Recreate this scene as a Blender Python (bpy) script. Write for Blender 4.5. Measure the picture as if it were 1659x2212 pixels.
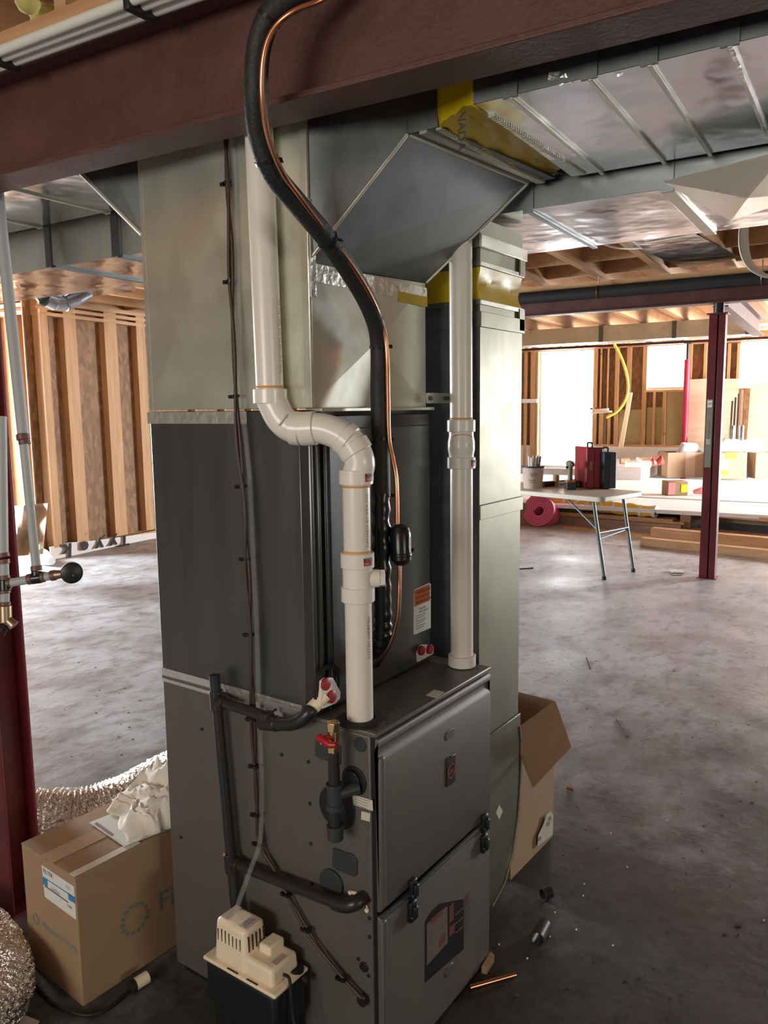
import bpy, math, random
from mathutils import Vector as V, Matrix, noise as mnoise
random.seed(7)
sc = bpy.context.scene
for o in list(bpy.data.objects): bpy.data.objects.remove(o)
COL = sc.collection
# ---------------------------------------------------------------- camera
CX, CY, FPX = 829.5, 1106.0, 1693.93
pitch, roll, aA = 0.13086, 0.0121, 0.61748
CAM = V((-1.3104, -.9545, 1.562))
_f = V((0, math.cos(pitch), -math.sin(pitch))); _d = V((0, -math.sin(pitch), -math.cos(pitch))); _r = V((1, 0, 0))
_c, _s = math.cos(roll), math.sin(roll)
_r, _d = _c*_r + _s*_d, -_s*_r + _c*_d
_M = Matrix(((math.sin(aA), math.cos(aA), 0), (-math.cos(aA), math.sin(aA), 0), (0, 0, 1)))
RT, DN, FW = _M@_r, _M@_d, _M@_f
cd = bpy.data.cameras.new('camera'); cam = bpy.data.objects.new('camera', cd); COL.objects.link(cam)
cam.matrix_world = Matrix((( RT.x, -DN.x, -FW.x, CAM.x), (RT.y, -DN.y, -FW.y, CAM.y), (RT.z, -DN.z, -FW.z, CAM.z), (0, 0, 0, 1)))
cd.sensor_fit = 'VERTICAL'; cd.sensor_height = 36.0; cd.lens = FPX*36.0/2212.0; cd.clip_start = .02; cd.clip_end = 200
sc.camera = cam
# ---------------------------------------------------------------- world, lights, exposure
w = bpy.data.worlds.new('world'); sc.world = w; w.use_nodes = True
bg = w.node_tree.nodes['Background']; bg.inputs[0].default_value = (.86, .93, 1, 1); bg.inputs[1].default_value = 2.5
sc.view_settings.view_transform = 'Standard'; sc.view_settings.look = 'None'
sc.view_settings.exposure = 0.0; sc.view_settings.gamma = 1.0; sc.view_settings.use_curve_mapping = False
HA = math.radians(5.0)                                   # the house frame is turned 5 degrees against the furnace
HX = V((math.cos(HA), math.sin(HA), 0)); HY = V((-math.sin(HA), math.cos(HA), 0)); Z = V((0, 0, 1))
def H(x, y, z=0): return HX*x + HY*y + Z*z
def area(name, loc, aim, sx, sy, power, color=(1, .97, .92)):
    l = bpy.data.lights.new(name, 'AREA'); l.shape = 'RECTANGLE'; l.size = sx; l.size_y = sy; l.energy = power; l.color = color
    o = bpy.data.objects.new(name, l); COL.objects.link(o); o.location = loc
    o.rotation_euler = (-V(aim)).to_track_quat('Z', 'Y').to_euler(); return o
# daylight outside the openings (back windows, patio door, left, right); two added fill lamps
area('daylight_back_window', H(15.15, 1.2, 1.95), -HX, 4.6, 1.1, 2500, (.93, .97, 1))
area('daylight_patio_door', H(15.15, 4.2, 1.5), -HX, 1.25, 2.2, 1250, (.93, .97, 1))
area('daylight_right_opening', H(12.7, -5.15, 1.5), HY+Z*-.3+HX*.05, 2.6, 2.2, 2100, (.95, .98, 1))
area('daylight_left_opening', H(2.2, 9.1, 1.7), -HY+Z*-.25+HX*.25, 1.6, 1.7, 880, (.93, .97, 1))
area('near_fill_light', H(-4.4, .3, 1.75), HX-HY*.05, 1.9, 1.0, 66, (1, .94, .83))  # unseen lamp added behind the camera as front fill for pipes and furnace
area('side_fill_light', H(-2.4, -7.5, 1.9), HY+HX*.2, 1.6, .8, 68, (1, .96, .86))  # unseen lamp added to brighten the front faces of plenum and door
# ---------------------------------------------------------------- pixel rays meeting real planes
def ray(px, py): return FW + RT*((px-CX)/FPX) + DN*((py-CY)/FPX)
def on(ax, val, px, py):
    i = 'xyz'.index(ax); d = ray(px, py); return CAM + d*((val-CAM[i])/d[i])
def onpl(p, n, px, py):
    d = ray(px, py); return CAM + d*((V(p)-CAM).dot(n)/d.dot(n))
def dp(px, py, dist): return CAM + ray(px, py)*dist
# ---------------------------------------------------------------- materials
MATS = {}
def mat(name, col, rough=.5, metal=0., var=0., vscale=8., bump=0., bscale=60., col2=None, stretch=(1, 1, 1), rvar=0., emit=0, spec=None, trans=0, alpha=1, bdist=.01):
    m = bpy.data.materials.new(name); m.use_nodes = True; nt = m.node_tree; N = nt.nodes; L = nt.links
    b = N['Principled BSDF']; b.inputs['Roughness'].default_value = rough; b.inputs['Metallic'].default_value = metal
    b.inputs['Base Color'].default_value = (*col, 1)
    if trans: b.inputs['Transmission Weight'].default_value = trans
    if alpha < 1: b.inputs['Alpha'].default_value = alpha
    if spec is not None: b.inputs['Specular IOR Level'].default_value = spec
    if emit: b.inputs['Emission Color'].default_value = (*col, 1); b.inputs['Emission Strength'].default_value = emit
    g = N.new('ShaderNodeNewGeometry'); mp = N.new('ShaderNodeMapping'); L.new(g.outputs['Position'], mp.inputs[0]); mp.inputs['Scale'].default_value = stretch
    if var or col2 or rvar:
        n = N.new('ShaderNodeTexNoise'); n.inputs['Scale'].default_value = vscale; n.inputs['Detail'].default_value = 6; n.inputs['Roughness'].default_value = .6
        L.new(mp.outputs[0], n.inputs['Vector'])
        if var or col2:
            r = N.new('ShaderNodeValToRGB'); r.color_ramp.elements[0].position = .33; r.color_ramp.elements[1].position = .67
            c2 = col2 or tuple(min(1, c*(1+var)) for c in col); c1 = col if col2 else tuple(c*(1-var) for c in col)
            r.color_ramp.elements[0].color = (*c1, 1); r.color_ramp.elements[1].color = (*c2, 1)
            L.new(n.outputs['Fac'], r.inputs[0]); L.new(r.outputs[0], b.inputs['Base Color'])
        if rvar:
            mr = N.new('ShaderNodeMapRange'); mr.inputs['From Min'].default_value = .3; mr.inputs['From Max'].default_value = .7
            mr.inputs['To Min'].default_value = max(.03, rough-rvar); mr.inputs['To Max'].default_value = rough+rvar
            L.new(n.outputs['Fac'], mr.inputs[0]); L.new(mr.outputs[0], b.inputs['Roughness'])
    if bump:
        n2 = N.new('ShaderNodeTexNoise'); n2.inputs['Scale'].default_value = bscale; n2.inputs['Detail'].default_value = 3
        L.new(mp.outputs[0], n2.inputs['Vector']); bp = N.new('ShaderNodeBump'); bp.inputs['Strength'].default_value = bump; bp.inputs['Distance'].default_value = bdist
        L.new(n2.outputs['Fac'], bp.inputs['Height']); L.new(bp.outputs[0], b.inputs['Normal'])
    MATS[name] = m; return m
def wood(name, c1, c2, stretch, rough=.6, knots=True):
    m = mat(name, c1, rough, 0, col2=c2, vscale=5, stretch=stretch, bump=.08, bscale=14)
    if knots:
        nt = m.node_tree; N = nt.nodes; L = nt.links; b = N['Principled BSDF']
        g = N.new('ShaderNodeNewGeometry'); v = N.new('ShaderNodeTexVoronoi'); v.inputs['Scale'].default_value = 2.6; L.new(g.outputs['Position'], v.inputs['Vector'])
        r = N.new('ShaderNodeValToRGB'); r.color_ramp.elements[0].position = .03; r.color_ramp.elements[0].color = (.32, .32, .32, 1); r.color_ramp.elements[1].position = .09; r.color_ramp.elements[1].color = (1, 1, 1, 1)
        L.new(v.outputs['Distance'], r.inputs[0]); mx = N.new('ShaderNodeMix'); mx.data_type = 'RGBA'; mx.blend_type = 'MULTIPLY'; mx.inputs[0].default_value = 1
        old = b.inputs['Base Color'].links[0].from_socket; L.new(old, mx.inputs[6]); L.new(r.outputs[0], mx.inputs[7]); L.new(mx.outputs[2], b.inputs['Base Color'])
    return m
wv = wood('stud_wood', (.40, .205, .085), (.52, .30, .135), (5, 5, .35))
wh = wood('joist_wood', (.44, .24, .11), (.58, .34, .16), (.4, 5, 5))
wy = wood('board_wood', (.48, .26, .12), (.62, .37, .19), (5, .4, 5))
wd = wood('old_board_wood', (.30, .19, .12), (.44, .29, .19), (5, .5, 5))
subf = mat('subfloor_wood', (.40, .19, .085), .7, col2=(.55, .28, .13), vscale=6, stretch=(1, 6, 1))
pale = wood('pale_wood', (.78, .62, .40), (.85, .70, .48), (5, 5, .4), knots=False)
def osb():
    m = bpy.data.materials.new('osb'); m.use_nodes = True; nt = m.node_tree; N = nt.nodes; L = nt.links; b = N['Principled BSDF']
    g = N.new('ShaderNodeNewGeometry'); mp = N.new('ShaderNodeMapping'); mp.inputs['Scale'].default_value = (17, 17, 7); L.new(g.outputs['Position'], mp.inputs[0])
    nz = N.new('ShaderNodeTexNoise'); nz.inputs['Scale'].default_value = 1.4; L.new(mp.outputs[0], nz.inputs['Vector'])
    mx = N.new('ShaderNodeMix'); mx.data_type = 'RGBA'; mx.inputs[0].default_value = .3; L.new(mp.outputs[0], mx.inputs[6]); L.new(nz.outputs['Color'], mx.inputs[7])
    v = N.new('ShaderNodeTexVoronoi'); v.inputs['Scale'].default_value = 2.4; L.new(mx.outputs[2], v.inputs['Vector'])
    s = N.new('ShaderNodeSeparateColor'); L.new(v.outputs['Color'], s.inputs[0])
    r = N.new('ShaderNodeValToRGB'); e = r.color_ramp.elements
    e[0].color = (.17, .082, .034, 1); e[1].color = (.29, .155, .068, 1); e.new(.5).color = (.22, .112, .047, 1)
    L.new(s.outputs[0], r.inputs[0]); L.new(r.outputs[0], b.inputs['Base Color']); b.inputs['Roughness'].default_value = .65
    MATS['osb'] = m; return m
osbm = osb()
def concrete():
    m = mat('concrete', (.42, .45, .49), .48, 0, col2=(.57, .61, .67), vscale=1.5, rvar=.13)
    nt = m.node_tree; N = nt.nodes; L = nt.links; b = N['Principled BSDF']; g = N.new('ShaderNodeNewGeometry')
    old = b.inputs['Base Color'].links[0].from_socket
    # trowel marks, scuffed dirt; damp patches by the furnace deepened to paint the light's falloff
    def layer(scale, lo, hi, c, stretch, old, det=8, rg=.62):
        mp = N.new('ShaderNodeMapping'); mp.inputs['Scale'].default_value = stretch; mp.inputs['Rotation'].default_value = (0, 0, .6); L.new(g.outputs['Position'], mp.inputs[0])
        n = N.new('ShaderNodeTexNoise'); n.inputs['Scale'].default_value = scale; n.inputs['Detail'].default_value = det; n.inputs['Roughness'].default_value = rg; L.new(mp.outputs[0], n.inputs['Vector'])
        r = N.new('ShaderNodeValToRGB'); r.color_ramp.elements[0].position = lo; r.color_ramp.elements[0].color = (*c, 1); r.color_ramp.elements[1].position = hi; r.color_ramp.elements[1].color = (1, 1, 1, 1)
        L.new(n.outputs['Fac'], r.inputs[0]); mx = N.new('ShaderNodeMix'); mx.data_type = 'RGBA'; mx.blend_type = 'MULTIPLY'; mx.inputs[0].default_value = 1
        L.new(old, mx.inputs[6]); L.new(r.outputs[0], mx.inputs[7]); return mx.outputs[2]
    c = layer(2.2, .36, .55, (.60, .56, .52), (1, 1, 1), old)
    c = layer(6.5, .36, .50, (.66, .62, .58), (1, 1.8, 1), c)
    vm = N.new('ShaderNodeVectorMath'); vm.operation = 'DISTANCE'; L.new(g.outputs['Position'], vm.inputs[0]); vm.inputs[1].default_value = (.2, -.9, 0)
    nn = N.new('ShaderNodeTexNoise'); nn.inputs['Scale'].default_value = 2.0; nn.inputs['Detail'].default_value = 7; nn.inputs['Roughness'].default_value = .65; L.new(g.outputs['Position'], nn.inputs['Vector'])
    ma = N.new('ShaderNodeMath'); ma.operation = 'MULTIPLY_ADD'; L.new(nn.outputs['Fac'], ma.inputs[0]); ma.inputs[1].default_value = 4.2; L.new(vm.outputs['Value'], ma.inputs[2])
    rr = N.new('ShaderNodeValToRGB'); e = rr.color_ramp.elements; e[0].position = .42; e[0].color = (.10, .096, .088, 1); e[1].position = .68; e[1].color = (1, 1, 1, 1)  # radial darkening: damp stain plus painted dimness of the near floor
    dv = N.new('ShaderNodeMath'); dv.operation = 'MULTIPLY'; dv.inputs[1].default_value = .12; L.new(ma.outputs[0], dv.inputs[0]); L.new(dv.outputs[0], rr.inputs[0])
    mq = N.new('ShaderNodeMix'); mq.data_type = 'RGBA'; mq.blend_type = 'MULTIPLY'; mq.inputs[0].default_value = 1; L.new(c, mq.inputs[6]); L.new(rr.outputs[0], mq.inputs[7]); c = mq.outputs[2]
    c = layer(16, .28, .44, (.66, .60, .54), (1, 2.2, 1), c)
    c = layer(60, .22, .42, (.75, .72, .68), (1, 1, 1), c, 3)
    L.new(c, b.inputs['Base Color'])
    n = N.new('ShaderNodeTexNoise'); n.inputs['Scale'].default_value = 22; n.inputs['Detail'].default_value = 8; L.new(g.outputs['Position'], n.inputs['Vector'])
    bp = N.new('ShaderNodeBump'); bp.inputs['Strength'].default_value = .12; bp.inputs['Distance'].default_value = .02; L.new(n.outputs['Fac'], bp.inputs['Height']); L.new(bp.outputs[0], b.inputs['Normal'])
    return m
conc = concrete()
concw = mat('pale_concrete', (.72, .70, .66), .8, var=.1, vscale=3)
galv = mat('galvanized', (.62, .64, .62), .27, 1, var=.10, vscale=5, rvar=.07, bump=.05, bscale=3.2, bdist=.05)
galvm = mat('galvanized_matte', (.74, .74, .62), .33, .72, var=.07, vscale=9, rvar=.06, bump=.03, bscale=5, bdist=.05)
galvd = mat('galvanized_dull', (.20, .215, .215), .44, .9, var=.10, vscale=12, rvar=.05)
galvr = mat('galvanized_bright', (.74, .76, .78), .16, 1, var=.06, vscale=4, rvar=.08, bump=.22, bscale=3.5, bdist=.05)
foil = mat('foil_tape', (.90, .88, .82), .30, .85, var=.05, vscale=30, bump=.5, bscale=36)
foild = mat('foil_duct', (.84, .80, .74), .2, 1, var=.15, vscale=40, bump=.8, bscale=70, bdist=.02)
redb = mat('beam_primer', (.095, .036, .029), .5, 0, var=.18, vscale=7, bump=.15, bscale=90, rvar=.1)
redc = mat('column_primer', (.125, .014, .018), .42, 0, var=.15, vscale=6, bump=.05)
furn = mat('furnace_paint', (.155, .140, .125), .42, .35, var=.03, vscale=20, bump=.03, bscale=400)
door = mat('furnace_door_paint', (.165, .147, .128), .42, .35, var=.03, vscale=20, bump=.03, bscale=400)
coil = mat('coil_metal', (.16, .165, .16), .33, .85, var=.08, vscale=3, stretch=(6, 6, .5), rvar=.07)
coild = mat('coil_frame', (.10, .10, .10), .3, .85)
pvc = mat('pvc_white', (.82, .76, .66), .28, 0, var=.02, vscale=6)
pvcf = mat('pvc_fitting', (.84, .79, .70), .25)
cem = mat('pvc_cement', (.72, .40, .16), .4)
abs_ = mat('abs_black', (.022, .023, .024), .35)
foam = mat('foam_rubber', (.014, .014, .014), .6, bump=.2, bscale=120)
tapeb = mat('black_tape', (.010, .010, .010), .28)
cop = mat('copper', (.80, .36, .20), .26, 1, var=.1, vscale=20)
copd = mat('copper_tarnished', (.42, .20, .13), .35, 1, var=.2, vscale=20)
brass = mat('brass', (.75, .55, .27), .25, 1)
bronze = mat('bronze', (.40, .30, .20), .4, 1)
redp = mat('red_plastic', (.42, .015, .02), .35)
redcap = mat('red_cap', (.36, .02, .03), .4)
blk = mat('black_plastic', (.012, .014, .015), .4)
dgrey = mat('dark_grey_plastic', (.035, .04, .042), .5)
rust = mat('iron_coupling', (.17, .085, .07), .5, .3)
gpipe = mat('grey_pipe_paint', (.42, .43, .43), .5)
creamp = mat('cream_plastic', (.90, .77, .56), .45, bump=.02, bscale=200)
slotm = mat('slot_dark', (.05, .03, .015), .8)
card = mat('cardboard', (.38, .25, .145), .8, var=.05, vscale=12, bump=.04, bscale=150, stretch=(1, 1, 1))
cardi = mat('cardboard_side', (.38, .25, .15), .8, var=.05, vscale=12)
cardt = mat('packing_tape', (.50, .36, .25), .3)
paper = mat('paper', (.80, .74, .64), .85, var=.05, vscale=10)
white = mat('white_label', (.80, .80, .76), .6)
cream = mat('cream_label', (.66, .62, .50), .6)
ink = mat('ink', (.03, .03, .035), .7)
bluei = mat('blue_print', (.05, .25, .50), .6)
greyi = mat('grey_ink', (.24, .23, .22), .7)
boxi = mat('box_print', (.16, .20, .18), .8)
orange = mat('orange_label', (.58, .14, .045), .6)
redlab = mat('red_label', (.48, .07, .045), .5)
yel = mat('yellow_vinyl', (.62, .42, .005), .38, var=.05, vscale=8)
yeli = mat('yellow_ink', (.36, .24, .02), .6)
pink = mat('pink_foam', (.85, .18, .35), .6)
yelp = mat('yellow_pipe', (.85, .60, .08), .4)
tyv = mat('house_wrap', (.80, .80, .80), .6, bump=.3, bscale=25)
rubber = mat('black_rubber', (.01, .01, .01), .6)
caser = mat('red_case', (.28, .015, .035), .4)
caseb = mat('blue_case', (.015, .028, .05), .45)
casel = mat('blue_case_side', (.06, .075, .11), .5)
olive = mat('drill_body', (.18, .17, .10), .5)
orag = mat('drill_accent', (.45, .13, .06), .5)
tabm = mat('table_plastic', (.62, .58, .50), .45, var=.05)
legm = mat('table_leg_steel', (.12, .15, .15), .4, .6)
sheet = mat('white_sheet', (.93, .93, .93), .55)
green = mat('greenboard', (.42, .36, .17), .7, var=.08, vscale=3)
ply = mat('plywood', (.72, .50, .34), .6, col2=(.80, .60, .44), vscale=3, stretch=(1, 1, 6))
wirew = mat('white_cable', (.72, .70, .62), .45)
cabd = mat('brown_cable', (.055, .028, .020), .45)
clear = mat('clear_tube', (.70, .74, .72), .12, alpha=.10)
glass = mat('window_glass', (1, 1, 1), .0, trans=1)
galvy = mat('galvanized_drop', (.22, .215, .155), .42, .9, var=.10, vscale=7, rvar=.06, bump=.04, bscale=5, bdist=.05)
spray = mat('spray_foam', (.62, .55, .18), .8)
insul = mat('pink_batt', (.75, .30, .30), .9, bump=.5, bscale=30)
batty = mat('yellow_wrap', (.85, .60, .10), .5)
pbag = mat('plastic_bag', (.62, .66, .72), .3, bump=.4, bscale=14)
# ---------------------------------------------------------------- mesh helpers
ORG = {}
class MB:
    def __init__(s): s.v = []; s.f = []
    def add(s, vs, fs):
        o = len(s.v); s.v += [V(p) for p in vs]; s.f += [tuple(i+o for i in f) for f in fs]; return s
    def ob(s, c, a, b, d):                              # oriented box: centre and three half vectors
        c, a, b, d = V(c), V(a), V(b), V(d)
        if a.cross(b).dot(d) < 0: d = -d
        vs = [c-a-b-d, c+a-b-d, c+a+b-d, c-a+b-d, c-a-b+d, c+a-b+d, c+a+b+d, c-a+b+d]
        return s.add(vs, [(0, 3, 2, 1), (4, 5, 6, 7), (0, 1, 5, 4), (1, 2, 6, 5), (2, 3, 7, 6), (3, 0, 4, 7)])
    def box(s, lo, hi):
        lo, hi = V(lo), V(hi); c = (lo+hi)/2; h = (hi-lo)/2
        return s.ob(c, (h.x, 0, 0), (0, h.y, 0), (0, 0, h.z))
    def prism(s, poly, vec, inner=None):
        n = len(poly); vec = V(vec); poly = [V(p) for p in poly]
        nn = sum(((poly[i]-poly[0]).cross(poly[i+1]-poly[0]) for i in range(1, n-1)), V((0, 0, 0)))
        if nn.dot(vec) < 0: poly = poly[::-1]
        vs = poly + [p+vec for p in poly]
        return s.add(vs, [tuple(range(n))[::-1], tuple(range(n, 2*n))] + [(i, (i+1) % n, n+(i+1) % n, n+i) for i in range(n)])
    def tube(s, pts, r, n=14, closed=False, cap=True):
        pts = [V(p) for p in pts]; k = len(pts); rs = r if isinstance(r, (list, tuple)) else [r]*k
        u = None; rings = []
        for i, p in enumerate(pts):
            t = ((pts[(i+1) % k]-pts[i-1]) if closed else (pts[min(i+1, k-1)]-pts[max(i-1, 0)])).normalized()
            if u is None: u = t.orthogonal().normalized()
            u = (u - t*u.dot(t)).normalized(); w_ = t.cross(u)
            rings.append([p + (u*math.cos(2*math.pi*j/n) + w_*math.sin(2*math.pi*j/n))*rs[i] for j in range(n)])
        vs = [q for rg in rings for q in rg]; fs = []
        m = k if closed else k-1
        for i in range(m):
            a = i*n; b_ = ((i+1) % k)*n
            fs += [(a+j, a+(j+1) % n, b_+(j+1) % n, b_+j) for j in range(n)]
        if cap and not closed: fs += [tuple(range(n))[::-1], tuple(range((k-1)*n, k*n))]
        return s.add(vs, fs)
    def cyl(s, a, b, r, r2=None, n=20): return s.tube([a, b], [r, r if r2 is None else r2], n)
    def rings(s, o, ax, prof, n=24, hollow=False):      # turned profile: (distance along axis, radius)
        o, ax = V(o), V(ax).normalized(); u = ax.orthogonal().normalized(); w_ = ax.cross(u); k = len(prof)
        vs = [o+ax*h+(u*math.cos(2*math.pi*j/n)+w_*math.sin(2*math.pi*j/n))*r for h, r in prof for j in range(n)]
        fs = [(i*n+j, i*n+(j+1) % n, (i+1)*n+(j+1) % n, (i+1)*n+j) for i in range(k-1) for j in range(n)]
        if hollow: fs += [((k-1)*n+j, (k-1)*n+(j+1) % n, (j+1) % n, j) for j in range(n)]
        else: fs += [tuple(range(n))[::-1], tuple(range((k-1)*n, k*n))]
        return s.add(vs, fs)
    def build(s, name, m, parent=None, bevel=0, seg=2, ang=35, smooth=True):
        me = bpy.data.meshes.new(name); org = ORG.get(parent.name, V((0, 0, 0))) if parent else V((0, 0, 0))
        me.from_pydata([tuple(p-org) for p in s.v], [], s.f); me.materials.append(m if not isinstance(m, str) else MATS[m]); me.update()
        if smooth: me.shade_smooth(); me.set_sharp_from_angle(angle=math.radians(ang))
        o = bpy.data.objects.new(name, me); COL.objects.link(o)
        if parent: o.parent = parent
        ORG[o.name] = org
        if bevel:
            md = o.modifiers.new('bevel', 'BEVEL'); md.width = bevel; md.segments = seg; md.limit_method = 'ANGLE'; md.angle_limit = math.radians(40); md.harden_normals = False
        return o
def thing(name, label, cat, loc=(0, 0, 0), group=None):
    o = bpy.data.objects.new(name, None); COL.objects.link(o); o.location = loc; o.empty_display_size = .05
    ORG[o.name] = V(loc); tag(o, label, cat, group); return o
def tag(o, label, cat, group=None, kind=None):
    if label: o['label'] = label
    if cat: o['category'] = cat
    if group: o['group'] = group
    if kind: o['kind'] = kind
    return o
def struct(o): o['kind'] = 'structure'; return o
def sroot(name, loc=(0, 0, 0)):
    o = bpy.data.objects.new(name, None); COL.objects.link(o); o.location = loc; ORG[o.name] = V(loc); return struct(o)
def lab(o, t): o['label'] = t; return o
CUBES = {}
def bar(name, m, parent, c, a, b, d):                   # a piece that shares one cube mesh with all its likes; half vectors
    if m.name not in CUBES:
        me = bpy.data.meshes.new('piece_'+m.name); t = MB().box((-1, -1, -1), (1, 1, 1)); me.from_pydata([tuple(p) for p in t.v], [], t.f); me.materials.append(m); CUBES[m.name] = me
    o = bpy.data.objects.new(name, CUBES[m.name]); COL.objects.link(o); a, b, d, c = V(a), V(b), V(d), V(c)
    org = ORG.get(parent.name, V((0, 0, 0))) if parent else V((0, 0, 0)); q = c-org
    if a.cross(b).dot(d) < 0: d = -d
    if parent: o.parent = parent
    o.matrix_local = Matrix(((a.x, b.x, d.x, q.x), (a.y, b.y, d.y, q.y), (a.z, b.z, d.z, q.z), (0, 0, 0, 1))); ORG[o.name] = c; return o
def smoothpath(pts, k=6):
    pts = [V(p) for p in pts]; out = []
    for i in range(len(pts)-1):
        p0 = pts[max(i-1, 0)]; p1 = pts[i]; p2 = pts[i+1]; p3 = pts[min(i+2, len(pts)-1)]
        for j in range(k):
            t = j/k; out.append(.5*((2*p1)+(p2-p0)*t+(2*p0-5*p1+4*p2-p3)*t*t+(3*p1-p0-3*p2+p3)*t**3))
    return out+[pts[-1]]
def text(name, s, m, parent, o, u, v, size, align='LEFT', ext=.0003, bold=0):
    u, v = V(u).normalized(), V(v).normalized(); n = u.cross(v)
    c = bpy.data.curves.new(name, 'FONT'); c.body = s; c.size = size; c.align_x = align; c.align_y = 'CENTER'; c.extrude = 0; c.offset = bold; c.resolution_u = 2
    t = bpy.data.objects.new('tmp', c); COL.objects.link(t); dg = bpy.context.evaluated_depsgraph_get(); me = bpy.data.meshes.new_from_object(t.evaluated_get(dg))
    bpy.data.objects.remove(t); o = V(o)+n*ext; org = ORG.get(parent.name, V((0, 0, 0))) if parent else V((0, 0, 0))
    for vv in me.vertices: vv.co = o + u*vv.co.x + v*vv.co.y - org
    me.materials.clear(); me.materials.append(m); ob = bpy.data.objects.new(name, me); COL.objects.link(ob)
    if parent: ob.parent = parent
    ORG[ob.name] = org; return ob
UX, VXZ = V((0, -1, 0)), V((0, 0, 1))                   # writing on a face that looks to -x
UY = V((1, 0, 0))                                        # writing on a face that looks to -y
def patch(ax, val, pts, t=.0008):                       # outline on a plane, given real thickness towards the viewer side
    P = [on(ax, val, *p) for p in pts]; vec = V([-t if a == ax else 0 for a in 'xyz']); return MB().prism(P, vec)
def rrect(c, u, v, w_, h, r=.01, k=4):
    out = []
    for sx, sy, a0 in ((1, 1, 0), (-1, 1, 90), (-1, -1, 180), (1, -1, 270)):
        for j in range(k+1):
            a = math.radians(a0+90*j/k); out.append(V(c)+V(u)*(sx*(w_/2-r)+r*math.cos(a))+V(v)*(sy*(h/2-r)+r*math.sin(a)))
    return out
def disc(ax, val, px, py, r, t, m, name, parent, sy=1.0):
    c = on(ax, val, px, py); u, v = (UX, VXZ) if ax == 'x' else (UY, VXZ)
    P = [c+u*(r*math.cos(2*math.pi*j/24))+v*(r*sy*math.sin(2*math.pi*j/24)) for j in range(24)]
    return MB().prism(P, u.cross(v)*t).build(name, m, parent, bevel=min(.0015, t*.3))
# ================================================================ THE SETTING
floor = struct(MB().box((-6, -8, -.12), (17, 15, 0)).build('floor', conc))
ceil_ = sroot('ceiling', H(0, 0, 2.75))
MB().ob(H(5.2, 1.0, 3.02), HX*10.4, HY*8.6, Z*.015).build('subfloor', subf, ceil_)
for i in range(30):                                      # joists, running across the beams
    y = -7.2+i*.56
    bar('joist', wh, ceil_, H(5.2, y, 2.87), HX*10.2, HY*.02, Z*.125)
    bar('bottom_flange', wh, ceil_, H(5.2, y, 2.765), HX*10.2, HY*.034, Z*.02)
for x in (5.45, 6.15):
    bar('blocking', wh, ceil_, H(x, 1.0, 2.88), HX*.018, HY*8.4, Z*.10)
# back wall: sheathing around the openings, studs, knee wall below
BW = V((14.3, 3.35, 0)); BN = HX
def bw(px, py, off=0.): return onpl(BW-HX*off, BN, px, py)
def hco(p): return V((p.dot(HX), p.dot(HY), p.z))
bx = hco(BW).x
def bwy(px): return hco(bw(px, 900)).y
def bwz(px, py): return bw(px, py).z
back = sroot('wall_back', H(bx, 2, 0))
kz = bwz(1450, 966)
ztop = 2.78
yl, yr = 8.8, -5.2
def wallbox(y0, y1, z0, z1, m, nm, x0=.10, x1=.115): return MB().ob(H(bx+(x0+x1)/2, (y0+y1)/2, (z0+z1)/2), HX*((x1-x0)/2), HY*abs(y1-y0)/2, Z*(z1-z0)/2).build(nm, m, back)
dl, dr = bwy(1160), bwy(1281); dtop, dbot = bwz(1220, 753), bwz(1220, 1012)
w1l, w1r = bwy(1389), bwy(1483); wt, wb = bwz(1430, 738), bwz(1430, 842)
w2l, w2r = bwy(1592), -3.6
wallbox(dr, yr, 0, kz, concw, 'foundation_curb', -.02, .26)
wallbox(yl, dl, 0, kz, concw, 'foundation_curb', .02, .26)
wallbox(dl, dr, 0, dbot, concw, 'door_threshold', -.02, .26)
for a, b, z0, z1 in ((yl, dl, kz, ztop), (dl, dr, dtop, ztop), (dr, w1l, kz, ztop), (w1l, w1r, wt, ztop), (w1l, w1r, kz, wb), (w1r, w2l, kz, ztop), (w2l, w2r, wt, ztop), (w2l, w2r, kz, wb), (w2r, yr, kz, ztop)):
    wallbox(a, b, z0, z1, osbm, 'sheathing_panel')
def stud(px0, px1, y0, y1, m=wv, dep=.045):
    a, b = bwy(px0), bwy(px1); z0 = bwz(px0, y1); z1 = bwz(px0, y0)
    bar('stud', m, back, H(bx+.05, (a+b)/2, (z0+z1)/2), HX*dep, HY*(a-b)/2, Z*(z1-z0)/2)
for s_ in ((1131, 1137, 742, 1040), (1145, 1156, 742, 1040), (1157, 1161, 742, 1040), (1281, 1288, 742, 966), (1294, 1296.5, 742, 890), (1309, 1311.5, 742, 890), (1326, 1334, 742, 966), (1351, 1360, 742, 900),
           (1385, 1394, 742, 966), (1409, 1414, 842, 966), (1430, 1437, 842, 966), (1484, 1490, 742, 966), (1515, 1521, 742, 966), (1566, 1572, 742, 966), (1586, 1592, 742, 966), (1294, 1302, 893, 966), (1312, 1318, 893, 966)): stud(*s_)
for px in (1170, 1188, 1206, 1224, 1242, 1260): stud(px, px+3, 742, 752)
bar('top_plate', wv, back, H(bx+.05, 1.8, 2.74), HX*.045, HY*7.0, Z*.04)
bar('bottom_plate', wh, back, H(bx+.05, (dr+yr)/2, kz+.02), HX*.047, HY*(dr-yr)/2, Z*.02)
bar('window_header', wh, back, H(bx+.05, (w1l+w1r)/2, wt+.06), HX*.045, HY*(w1l-w1r)/2, Z*.05)
bar('window_header', wh, back, H(bx+.05, (w2l+w2r)/2, wt+.06), HX*.045, HY*(w2l-w2r)/2, Z*.05)
bar('window_sill', wh, back, H(bx+.05, (w1l+w1r)/2, wb-.02), HX*.047, HY*(w1l-w1r)/2, Z*.02)
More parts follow.
